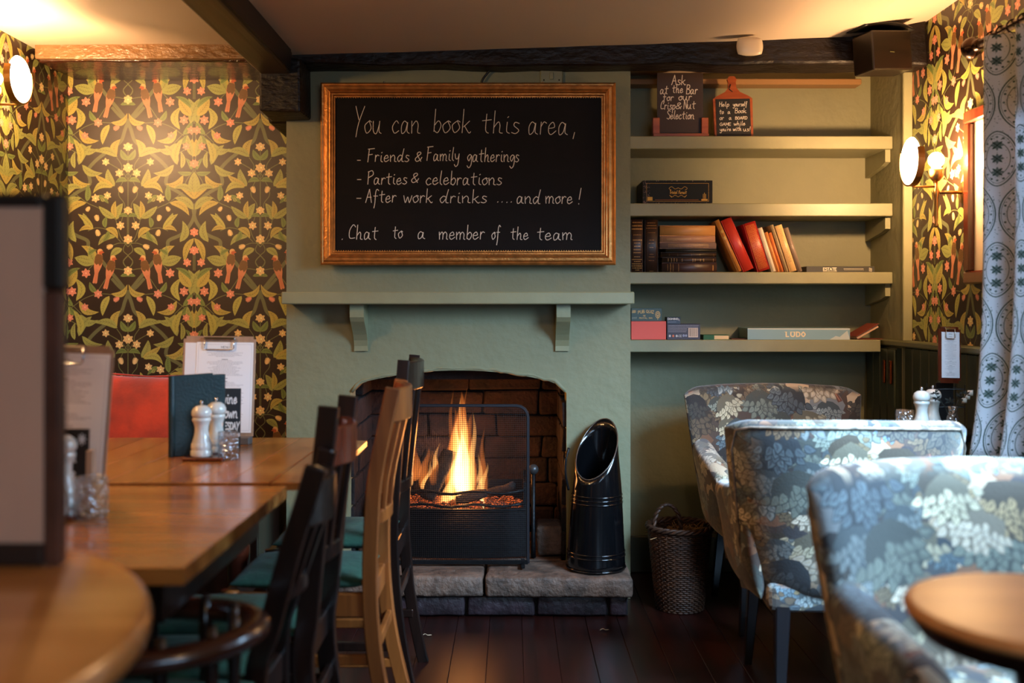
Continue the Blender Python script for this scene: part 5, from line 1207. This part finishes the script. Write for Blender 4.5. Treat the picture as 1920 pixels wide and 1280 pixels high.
# ------------------------------------------------------------------ things on the tables
def mill(lab, x_, y_, zb, h_, grp='cream salt and pepper mills'):
    t = thing('pepper_mill', lab, 'pepper mill', (x_, y_, zb), group=grp); k = h_ / 0.155
    def P(l): return [(r * k, z_ * k) for r, z_ in l]
    obj('body', lathe(NB(), P([(0, 0), (0.029, 0), (0.03, 0.004), (0.03, 0.016), (0.0275, 0.018), (0.0275, 0.020), (0.029, 0.023), (0.028, 0.036), (0.026, 0.038), (0.026, 0.040), (0.021, 0.055), (0.0185, 0.070), (0.019, 0.083), (0.023, 0.096), (0.0255, 0.099), (0.0255, 0.104), (0.024, 0.106), (0.024, 0.1075), (0, 0.1075)]), 28), M_CHINA, t, smooth=True)
    cap_ = obj('cap', lathe(NB(), P([(0, 0.1075), (0.024, 0.108), (0.0275, 0.116), (0.0275, 0.124), (0.023, 0.134), (0.014, 0.1405), (0.006, 0.142), (0, 0.142)]), 28), M_CHINA, t, smooth=True)
    obj('knob', lathe(NB(), P([(0.003, 0.141), (0.003, 0.146), (0.0055, 0.148), (0.0055, 0.153), (0.0, 0.155)]), 14), M_STEEL, cap_, smooth=True)
def tumbler(lab, x_, y_, zb, r, h_):
    t = thing('glass_tumbler', lab, 'glass', (x_, y_, zb), group='pressed glass tumblers')
    pr = [(0, 0), (r * 0.93, 0), (r, 0.004)] + [(r * (1 + 0.012 * (k % 2)), 0.006 + (h_ - 0.02) * k / 9) for k in range(10)] + [(r * 0.98, h_), (r * 0.91, h_), (r * 0.88, 0.012), (0, 0.011)]
    bm = lathe(NB(), pr, 24)
    for v in bm.verts:
        if 0.005 < v.co.z < h_ - 0.012 and v.co.xy.length > r * 0.97:
            v.co.xy = v.co.xy * (1 + 0.018 * math.cos(12 * math.atan2(v.co.y, v.co.x)))
    obj('glass_body', bm, M_GLASS, t, smooth=True)
    return t
def clipboard(lab, x_, y_, zb, w_, h_, rot, im_m, two=False, m=None, grp='menu clipboards'):
    t = thing('clipboard', lab, 'clipboard', (x_, y_, zb), rot=rot, group=grp); m = m or M_CLIP
    bm = bx(-w_ / 2, w_ / 2, 0, 0.004, 0, h_, 0.0)
    bmesh.ops.bevel(bm, geom=[e for e in bm.edges if abs(e.verts[0].co.x - e.verts[1].co.x) < 1e-5 and abs(e.verts[0].co.z - e.verts[1].co.z) < 1e-5], offset=0.008, segments=4, affect='EDGES')
    obj('board', bm, m, t)
    if two: obj('under_sheet', bx(-w_ / 2 + 0.006, w_ / 2 - 0.012, -0.0012, -0.0002, 0.03, h_ - 0.02, 0.0), M_PAPER, t)
    thin('menu_sheet', -w_ / 2 + (0.04 if two else 0.010), w_ / 2 - 0.006, 0.018, h_ - 0.018, -0.0022, 0.0008, im_m, t)
    bm = NB(); cw = w_ * 0.2
    tube(bm, [(-cw, -0.006, h_ - 0.008), (-cw, -0.006, h_ - 0.036), (-cw + 0.004, -0.006, h_ - 0.04), (cw - 0.004, -0.006, h_ - 0.04), (cw, -0.006, h_ - 0.036), (cw, -0.006, h_ - 0.008)], 0.0016, 6)
    wc_ = obj('wire_clip', bm, M_STEEL, t, smooth=True)
    obj('clip_bar', bx(-cw - 0.003, cw + 0.003, -0.007, -0.002, h_ - 0.010, h_ - 0.003, 0.001), M_STEEL, wc_)
    return t
MM = img_mat('menu_sheet_print', IM_MENU, 0.6); MM2 = img_mat('long_menu_sheet_print', IM_MENU2, 0.6)
# far table
mill('cream mill with steel knob standing on the wooden coaster before the green menu folder', X(378, 2.65), 2.65, TZ + 0.010, 0.148)
mill('cream mill standing just behind the other mill on the far table', X(405, 2.72), 2.722, TZ + 0.010, 0.150)
tag(obj('coaster', wob(bx(-0.055, 0.055, -0.06, 0.06, 0, 0.0095, 0.003), 0.002, 20), M_REDW, loc=(X(392, 2.68), 2.68, TZ + 0.0005)), 'red brown wooden coaster under the two cream mills', 'coaster')
tumbler('short pressed glass tumbler beside the mills on the far table', X(429, 2.66), 2.655, TZ + 0.0005, 0.0275, 0.074)
clipboard('pale wood clipboard holding a white printed menu on the far table', X(406, 2.96), 2.96, TZ + 0.015, 0.214, 0.305, (-0.09, 0.012, 0.05), MM, two=True)
tag(obj('menu_block', bx(-0.05, 0.05, -0.012, 0.03, 0, 0.022, 0.002), mat('grey_block', (96, 90, 86), 0.6), loc=(X(436, 2.94), 2.945, TZ)), 'grey block holding up the menu clipboard on the far table', 'block')
t = thing('menu_folder', 'dark green menu folder standing half open on the far table', 'menu folder', (X(322, 2.70), 2.70, TZ + 0.0005), rotz=0.0)
fh = (860 - 708) / F * 2.70
fa, fb_ = Matrix.Rotation(0.5, 4, 'Z'), Matrix.Rotation(1.0, 4, 'Z')
fc_ = obj('front_cover', bx(0.004, 0.143, -0.0015, 0.0015, 0, fh, 0.001, 1, fa), M_LEATH, t)
obj('back_cover', bx(0.004, 0.14, -0.0015, 0.0015, 0, fh, 0.001, 1, fb_), M_LEATH, t)
obj('spine', lathe(NB(), [(0, 0), (0.009, 0.0), (0.009, fh), (0, fh)], 12), M_LEATH, t, smooth=False)
obj('inner_pages', bx(0.008, 0.125, -0.001, 0.0008, 0.005, fh - 0.004, 0, 1, Matrix.Rotation(0.75, 4, 'Z')), M_PAPER, fc_)
t = thing('chalk_card', 'small dark chalk card with white lettering behind the far tumbler', 'sign', (X(428, 2.86), 2.86, TZ + 0.0005), rot=(-0.06, 0, 0.0))
thin('lettered_face', -0.034, 0.034, 0, 0.172, -0.002, 0.003, img_mat('wine_card_face', IM_WINE, 0.5), t); obj('stand', bx(-0.02, 0.02, 0.0, 0.03, 0, 0.012, 0.001), M_CLIP, t)
# near plank table
mill('cream mill on the nearer plank table, the front one of two', X(98, 1.90), 1.90, TZ + 0.010, 0.156)
mill('cream mill on the nearer plank table, half hidden behind the other', X(119, 1.99), 1.985, TZ + 0.010, 0.155)
tag(obj('coaster', wob(bx(-0.06, 0.06, -0.065, 0.065, 0, 0.0095, 0.003), 0.002, 20), M_REDW, loc=(X(108, 1.96), 1.955, TZ + 0.0005)), 'wooden coaster under the two mills on the nearer plank table', 'coaster')
tumbler('wide pressed glass tumbler at the clipboard on the nearer plank table', X(170, 1.93), 1.93, TZ + 0.0005, 0.032, 0.077)
clipboard('blurred clipboard with a white menu on the nearer plank table', X(105, 2.13), 2.12, TZ + 0.002, 0.214, 0.325, (-0.10, 0.03, -0.06), MM)
t = thing('chalk_card', 'small black chalk card with pale lettering on the nearer plank table', 'sign', (X(128, 2.04), 2.045, TZ + 0.0005), rot=(-0.05, 0, 0))
thin('lettered_face', -0.040, 0.038, 0, 0.155, -0.002, 0.003, img_mat('chalk_card_face', IM_WINE2, 0.5), t)
obj('wooden_clip', bx(0.036, 0.050, -0.010, 0.006, 0, 0.112, 0.001), M_CLIP, t)
# tall framed box on the near round table
t = thing('menu_box', 'tall pale panelled wooden box with dark rim on the near left table', 'box', (-0.800, 1.375, 0.8005))
bh = 0.512
obj('panel', bx(-0.16, 0.155, -0.004, 0.012, 0.03, bh - 0.015, 0.002), mat('taupe_panel', (198, 166, 146), 0.5, var=0.06, vscale=4, stretch=(1, 1, 0.2)), t)
M_BR = mat('brown_box_frame', (78, 50, 40), 0.45, var=0.12)
obj('side_post', bx(0.155, 0.179, -0.008, 0.016, 0.0, bh * 0.74, 0.004), M_BR, t); obj('side_post', bx(-0.19, -0.16, -0.008, 0.016, 0.0, bh, 0.004), M_BR, t)
obj('corner_cap', bx(0.155, 0.183, -0.012, 0.020, bh * 0.74, bh, 0.006), M_BLACK, t)
obj('top_rim', bx(-0.16, 0.155, -0.012, 0.020, bh - 0.018, bh, 0.004), M_BLACK, t); obj('bottom_rim', bx(-0.16, 0.155, -0.01, 0.016, 0, 0.03, 0.004), mat('dark_brown_rim', (40, 28, 24), 0.5), t)
# far right small table
mill('cream mill on the dark table between the armchairs, left one of the pair', X(1728, 3.20), 3.20, TZ + 0.0005, 0.150)
mill('cream mill on the dark table between the armchairs, right one of the pair', X(1749, 3.265), 3.265, TZ + 0.0005, 0.150)
tumbler('glass tumbler on the dark table left of the cream mills', X(1697, 3.25), 3.25, TZ + 0.0005, 0.029, 0.070)
t = thing('menu_stand', 'black wire stand with jars holding the narrow clipboard on the dark table', 'stand', (X(1774, 3.37), 3.37, TZ + 0.0005))
for zz in (0.004, 0.07, 0.13): obj('wire_hoop', tube(NB(), [(-0.05, -0.03, zz), (0.05, -0.03, zz), (0.05, 0.04, zz), (-0.05, 0.04, zz)], 0.002, 6, closed=True), M_BLACK, t)
for a in (-0.05, 0.05):
    for b in (-0.03, 0.04): obj('wire_post', tube(NB(), [(a, b, 0.003), (a, b, 0.145)], 0.002, 6), M_BLACK, t)
obj('support', bx(-0.03, 0.03, 0.012, 0.022, 0.003, 0.15, 0.001), M_BLACK, t)
clipboard('narrow brown clipboard with a long menu standing behind the far right mills', X(1779, 3.36), 3.352, TZ + 0.15, 0.080, 0.19, (-0.06, 0.03, 0.12), MM2, m=M_REDW)
t = thing('bud_vase', 'small clear glass vase of dark sprigs and a white flower on the dark table', 'vase', (X(1786, 3.21), 3.21, TZ + 0.0005))
obj('vase_glass', lathe(NB(), [(0, 0), (0.018, 0), (0.022, 0.02), (0.018, 0.05), (0.012, 0.07), (0.015, 0.085), (0.013, 0.085), (0.010, 0.07), (0.016, 0.05), (0.019, 0.02), (0, 0.004)], 18), M_GLASS, t, smooth=True)
M_SPR = mat('dark_sprig', (40, 42, 36), 0.8); M_PET = mat('white_petal', (216, 206, 190), 0.7)
for k in range(6):
    a = R_.uniform(0, 6.28); l = R_.uniform(0.03, 0.065); tip = (l * math.cos(a) * 0.8 - 0.01, l * math.sin(a) * 0.5, R_.uniform(0.09, 0.15))
    obj('stem', tube(NB(), cat([(0, 0, 0.01), (tip[0] * 0.4, tip[1] * 0.4, 0.08), tip], 4), 0.0012, 5), M_SPR, t)
    bm = NB()
    for q_ in range(10):
        d = Vector((R_.uniform(-1, 1), R_.uniform(-1, 1), R_.uniform(-0.4, 1))).normalized() * 0.018; c = Vector(tip); s = d.cross(Vector((0, 1, 0.2))).normalized() * 0.003
        v = [bm.verts.new(c), bm.verts.new(c + d * 0.5 + s), bm.verts.new(c + d), bm.verts.new(c + d * 0.5 - s)]; bm.faces.new(v)
    obj('sprig', bm, M_SPR, t)
for k in range(3): obj('blossom', slab(4, 4, lambda u, v, s: Vector((0.035 + 0.01 * k + 0.009 * u, -0.005 + 0.006 * s * pil(u, v, 2), 0.105 + 0.012 * k + 0.009 * v))), M_PET, t, smooth=True)

# ------------------------------------------------------------------ bench and rust cushion in the recess
t = thing('bench', 'dark wooden wall bench behind the far plank table', 'bench', (-1.43, 3.9, 0))
obj('seat', bx(-0.5, 0.5, -0.28, 0.28, 0.41, 0.45, 0.004), M_CHAIRD, t); obj('seat_front', bx(-0.5, 0.5, -0.27, -0.25, 0.02, 0.41, 0.003), M_CHAIRD, t)
obj('bench_end', bx(0.46, 0.5, -0.25, 0.27, 0.0, 0.41, 0.003), M_CHAIRD, t); obj('bench_end', bx(-0.5, -0.46, -0.25, 0.27, 0.0, 0.41, 0.003), M_CHAIRD, t)
def cushion(u, v, s): return Vector((0.275 * u * (1 - 0.05 * (1 - v * v)) , 0.085 * s * pil(u, v, 2.6), 0.215 * v * (1 - 0.07 * (1 - u * u))))
t = thing('cushion', 'rust red velvet cushion propped on the bench behind the far table', 'cushion', (-1.475, 3.97, 0.678), rot=(-0.22, 0.03, 0.0))
obj('cover', slab(24, 24, cushion), M_RED, t, smooth=True)
pp = [(0.277 * a, 0, 0.217 * b) for a, b in [(-1, -1), (0, -0.94), (1, -1), (0.955, 0), (1, 1), (0, 0.935), (-1, 1), (-0.955, 0)]]
obj('piping', tube(NB(), [pp[0], pp[1], pp[2], pp[3], pp[4], pp[5], pp[6], pp[7]], 0.004, 6, closed=True), M_RED, t, smooth=True)
# ------------------------------------------------------------------ high backed dining chairs in a row, facing the tables (towards -X)
def dining_chair(lab, y0, y1, prof, m, m2, wpost, dpost, crest_drop, seat_z, seatx, dx1=0.0, rails=(0.62,), slats=3, hscale=1.0):
    """y0 near post, y1 far post; prof: list of (z, x) of the post's centre line; dx1: shift of the far post"""
    ym = (y0 + y1) / 2; zmax = prof[-1][0]
    base_x = seatx
    t = thing('dining_chair', lab, 'chair', (base_x, ym, 0), group='high backed dining chairs along the plank tables')
    def px(z):
        for (za, xa), (zb, xb) in zip(prof[:-1], prof[1:]):
            if za <= z <= zb: return xa + (xb - xa) * (z - za) / (zb - za)
        return prof[-1][1]
    sm = cat([(x_, 0, z_) for z_, x_ in prof], 5)
    for s, yy in ((0, y0), (1, y1)):
        path = [(p[0] - base_x + s * dx1 * (p[2] / zmax), yy - ym, p[2]) for p in sm]
        sc = [0.95 + 0.05 * math.sin(PI * min(1, p[2] / zmax * 1.1)) for p in path]
        obj('back_post', sweep(NB(), path, crect(wpost, dpost, 0.003), up=(0, 1, 0), scale=sc), m, t)
    def rail(zc, h_, bulge, thk, name, mm):
        n = 12; P = []
        for k in range(n + 1):
            q = k / n; yy = (y0 - ym) + 0.006 + (y1 - y0 - 0.012) * q
            P.append((px(zc) - base_x + bulge * math.sin(PI * q) + dx1 * q * zc / zmax, yy, zc))
        return obj(name, sweep(NB(), P, crect(thk, h_, 0.003)), mm, t)
    zc = zmax - crest_drop
    rail(zc, 0.085, 0.038, 0.02, 'crest_rail', m2)
    for z_ in rails: rail(z_, 0.035, 0.028, 0.018, 'back_rail', m)
    z_lo = rails[0]
    for k in range(slats):
        q = (k + 1) / (slats + 1); yy = (y0 - ym) + (y1 - y0) * q
        P = []
        for j in range(7):
            zz = z_lo + (zc - 0.03 - z_lo) * j / 6; b = 0.028 + 0.01 * j / 6
            P.append((px(zz) - base_x + b * math.sin(PI * q) + dx1 * q * zz / zmax, yy, zz))
        obj('back_slat', sweep(NB(), P, crect(0.012, 0.026, 0.002), up=(0, 1, 0)), m, t)
    # seat frame, cushion, front legs, stretchers
    sx1 = px(seat_z) - base_x; sx0 = sx1 - 0.37; ya, yb = y0 - ym - 0.01, y1 - ym + 0.01
    for nm, b in (('seat_rail', (sx0, sx1 + 0.005, ya, ya + 0.022)), ('seat_rail', (sx0, sx1 + 0.005, yb - 0.022, yb)), ('seat_rail', (sx0 - 0.004, sx0 + 0.02, ya + 0.022, yb - 0.022)), ('seat_rail', (sx1 - 0.02, sx1, ya + 0.022, yb - 0.022))):
        obj(nm, bx(b[0], b[1], b[2], b[3], seat_z - 0.06, seat_z, 0.003), m, t)
    cw, ch = (sx1 - sx0) / 2 - 0.015, (yb - ya) / 2 - 0.006
    obj('seat_cushion', slab(16, 16, lambda u, v, s: Vector(((sx0 + sx1) / 2 + cw * u, (ya + yb) / 2 + ch * v, seat_z + 0.020 + 0.024 * s * pil(u, v, 4)))), M_TEAL, t, smooth=True)
    for yy in (ya + 0.016, yb - 0.016):
        obj('front_leg', lathe(NB(), [(0.014, 0), (0.017, 0.05), (0.014, 0.1), (0.018, 0.25), (0.022, seat_z - 0.08), (0.023, seat_z + 0.004), (0, seat_z + 0.006)], 12, (sx0 + 0.016, yy, 0)), m, t, smooth=True)
        for z_ in (0.16, 0.27): obj('stretcher', bx(sx0 + 0.02, px(z_) - base_x, yy - 0.008, yy + 0.008, z_ - 0.013, z_ + 0.013, 0.003), m, t)
    obj('stretcher', bx(px(0.3) - base_x - 0.008, px(0.3) - base_x + 0.008, ya + 0.02, yb - 0.02, 0.28, 0.31, 0.003), m, t)
    return t
def pr_(d, L_): return [(max(0.0, Z(py, d)), X(px, d)) for px, py in L_]
# profile of each post read at its own distance, foot first
dA = pr_(1.85, [(480, 1280), (505, 1180), (545, 1030), (573, 940), (592, 877)]); dA = [(0.0, dA[0][1] + 0.055), (0.2, dA[0][1] + 0.005)] + dA
dB = pr_(2.12, [(570, 1280), (578, 1150), (592, 1000), (604, 880), (617, 762)]); dB = [(0.0, dB[0][1] + 0.05)] + dB
dC = pr_(2.50, [(712, 1280), (698, 1180), (694, 1090), (696, 1000), (703, 900), (722, 800), (737, 728)]); dC = [(0.0, dC[0][1] + 0.05)] + dC
dD = pr_(2.92, [(768, 1285), (748, 1180), (738, 1080), (735, 1000), (740, 900), (748, 790), (757, 675)]); dD = [(0.0, dD[0][1] + 0.012)] + dD
dining_chair('near black brown high backed dining chair, nearest of the row', 1.85, 2.08, dA, M_CHAIRD, M_CHAIRD, 0.040, 0.03, 0.07, 0.44, -0.47, dx1=-0.02)
dining_chair('dark high backed dining chair between the nearest one and the oak one', 2.12, 2.38, dB, M_CHAIRD, M_REDW, 0.046, 0.026, 0.09, 0.44, -0.45, dx1=-0.002)
dining_chair('pale oak high backed dining chair with curved worn posts', 2.50, 2.80, dC, M_CHAIRL, M_CHAIRL, 0.038, 0.03, 0.045, 0.44, -0.39, dx1=-0.012)
dining_chair('dark high backed dining chair farthest along the row, before the hearth', 2.92, 3.25, dD, M_CHAIRD, M_CHAIRD, 0.036, 0.022, 0.05, 0.44, -0.36, dx1=0.0)
# captain's chair with a bent rail
t = thing('captains_chair', 'dark wooden captains chair with curved bent back rail at the nearer table', 'chair', (-0.60, 1.655, 0))
rp = [(-0.235, -0.150), (-0.12, -0.158), (0.0, -0.150), (0.09, -0.125), (0.150, -0.07), (0.172, 0.0), (0.150, 0.07), (0.09, 0.125), (0.0, 0.15), (-0.06, 0.155)]
zr = 0.615
rpp = cat([(a, b * 0.95, zr + 0.006 * math.cos(b * 12)) for a, b in rp], 6)
obj('arm_rail', sweep(NB(), rpp, crect(0.045, 0.034, 0.010)), mat('dark_red_brown_gloss', (58, 28, 18), 0.22, coat=0.5), t, smooth=True)
for a, b in ((-0.2, -0.14), (-0.05, -0.14), (0.06, -0.125), (0.13, -0.07), (0.15, 0.0), (0.13, 0.07), (0.06, 0.125), (-0.05, 0.14)):
    obj('spindle', lathe(NB(), [(0.008, 0), (0.012, 0.04), (0.009, 0.08), (0.013, 0.13), (0.008, 0.19)], 10, M=Matrix.Translation((a * 0.92, b * 0.92, 0.455))), M_CHAIRD, t, smooth=True)
obj('seat', slab(14, 14, lambda u, v, s: Vector((-0.04 + 0.20 * u, 0.165 * v, 0.44 + 0.018 * s * pil(u, v, 5)))), M_CHAIRD, t, smooth=True)
obj('seat_cushion', slab(14, 14, lambda u, v, s: Vector((-0.04 + 0.175 * u, 0.145 * v, 0.478 + 0.02 * s * pil(u, v, 4)))), M_TEAL, t, smooth=True)
for a in (-0.17, 0.1):
    for b in (-0.12, 0.12): obj('leg', tube(NB(), [(a * 1.15, b * 1.15, 0), (a, b, 0.43)], 0.016, 10), M_CHAIRD, t, smooth=True)

# ------------------------------------------------------------------ tapestry armchairs
M_PIPE = mat('tapestry_piping', (120, 106, 92), 0.8, var=0.35, vscale=30)
M_BLKLEG = mat('black_tapered_leg', (22, 20, 22), 0.25, coat=0.5)
def armchair(lab, x_, y_, rz, H_=0.84, W_=0.68, seedoff=(0, 0, 0)):
    """local: chair faces -Y, its back stands at y = 0 .. -0.12; seat reaches y = -0.58"""
    t = thing('armchair', lab, 'armchair', (x_, y_, 0), rotz=rz, group='tapestry armchairs with black legs')
    wt, wb = W_ / 2, W_ / 2 * 0.80; z0 = 0.33
    def corner(u, v):
        # round the two upper corners of the outline
        return v - 0.10 * max(0.0, abs(u) - 0.80) ** 2 / 0.04 * (1 if v > 0 else 0) * (0.5 + 0.5 * v)
    def back(u, v, s):
        vv = (corner(u, v) + 1) / 2; half = wb + (wt - wb) * vv ** 0.8
        bend = -0.13 * abs(u) ** 2.6 - 0.0; lean = 0.10 * vv
        th = 0.052 * pil(u, v, 9)
        return Vector((half * u, -0.10 + lean + bend * 0.9 - th * -s, z0 + (H_ - z0) * vv + 0.012 * (1 - u * u) * (1 if v > 0 else 0) * vv))
    o = obj('backrest', slab(26, 20, back), M_VERD, t, smooth=True)
    # piping along the outer back edge
    pp = []
    for u, v in [(-0.97, -0.95 + 0.19 * k) for k in range(10)] + [(-0.97 + 0.1 * k, 0.93) for k in range(1, 20)] + [(0.97, 0.93 - 0.19 * k) for k in range(1, 10)]:
        p = back(u, v, 1); q = back(u, v, -1); c = (p + q) / 2; pp.append((c.x * 1.0, max(p.y, q.y) + 0.004, c.z))
    obj('back_piping', tube(NB(), pp, 0.0045, 6), M_PIPE, o, smooth=True)
    # arms: padded, sloping down to a rounded front
    for s_ in (-1, 1):
        def arm(u, v, s, s_=s_):
            f = (u + 1) / 2; yy = -0.10 - 0.44 * f; top = 0.655 - 0.055 * f - 0.06 * max(0, f - 0.82) / 0.18 * 0.6; bot = 0.33
            zz = bot + (top - bot) * (v + 1) / 2; out = (wb - 0.0) + 0.035 * ((v + 1) / 2) + 0.012 * math.sin(PI * f)
            th = (0.036 + 0.024 * max(0, v) ** 2) * pil(u, v, 5)
            return Vector((s_ * (out - 0.035) + th * s * s_, yy, zz))
        oa = obj('armrest', slab(20, 18, arm), M_VERD, t, smooth=True)
        pp = []
        for k in range(12):
            v = -0.95 + 1.85 * k / 11; p = arm(0.96, v, 1); q = arm(0.96, v, -1); pp.append(((p.x + q.x) / 2 + s_ * 0.026, p.y - 0.006, p.z))
        obj('arm_piping', tube(NB(), pp, 0.004, 6), M_PIPE, oa, smooth=True)
    obj('seat_base', bx(-wb + 0.05, wb - 0.05, -0.53, -0.07, 0.30, 0.38, 0.02, 3), M_VERD, t, smooth=False)
    obj('seat_cushion', slab(18, 18, lambda u, v, s: Vector(((wb - 0.062) * u, -0.325 + 0.235 * v, 0.43 + 0.05 * s * pil(u, v, 6)))), M_VERD, t, smooth=True)
    for a in (-1, 1):
        for b, k in ((-0.50, -0.02), (-0.09, 0.06)):
            P = [(a * (wb - 0.09), b, 0.315), (a * (wb - 0.07), b + k, 0.0)]
            obj('leg', sweep(NB(), P, crect(0.042, 0.042, 0.004), scale=[1.0, 0.55], up=(0, 1, 0)), M_BLKLEG, t)
    return t
armchair('brown toned tapestry armchair against the alcove, facing the room', 1.02, 4.02, 0.0, H_=0.838, W_=0.70)
armchair('pale tapestry armchair turned away from the camera, middle of the three', 0.935, 2.70, PI - 0.06, H_=0.838, W_=0.68)
armchair('nearest tapestry armchair facing the camera at the near right', 0.90, 2.04, 0.06, H_=0.838, W_=0.70)

# pale curls of wood shaving dropped on the floor before the hearth
for px, py, lab in ((1133, 1183, 'pale curl of wood shaving on the floor below the coal scuttle'), (800, 1193, 'pale splinter of wood on the floor by the far chair leg')):
    d_ = EYE * F / (py - HY); c = (X(px, d_), d_, 0.004)
    tag(obj('wood_shaving', tube(NB(), cat([(-0.016, 0, 0.0), (-0.006, 0.004, 0.004), (0.004, -0.003, 0.002), (0.016, 0.003, 0.001)], 4), 0.0016, 5), mat('pale_shaving', (176, 150, 120), 0.8), loc=c), lab, 'wood shaving')
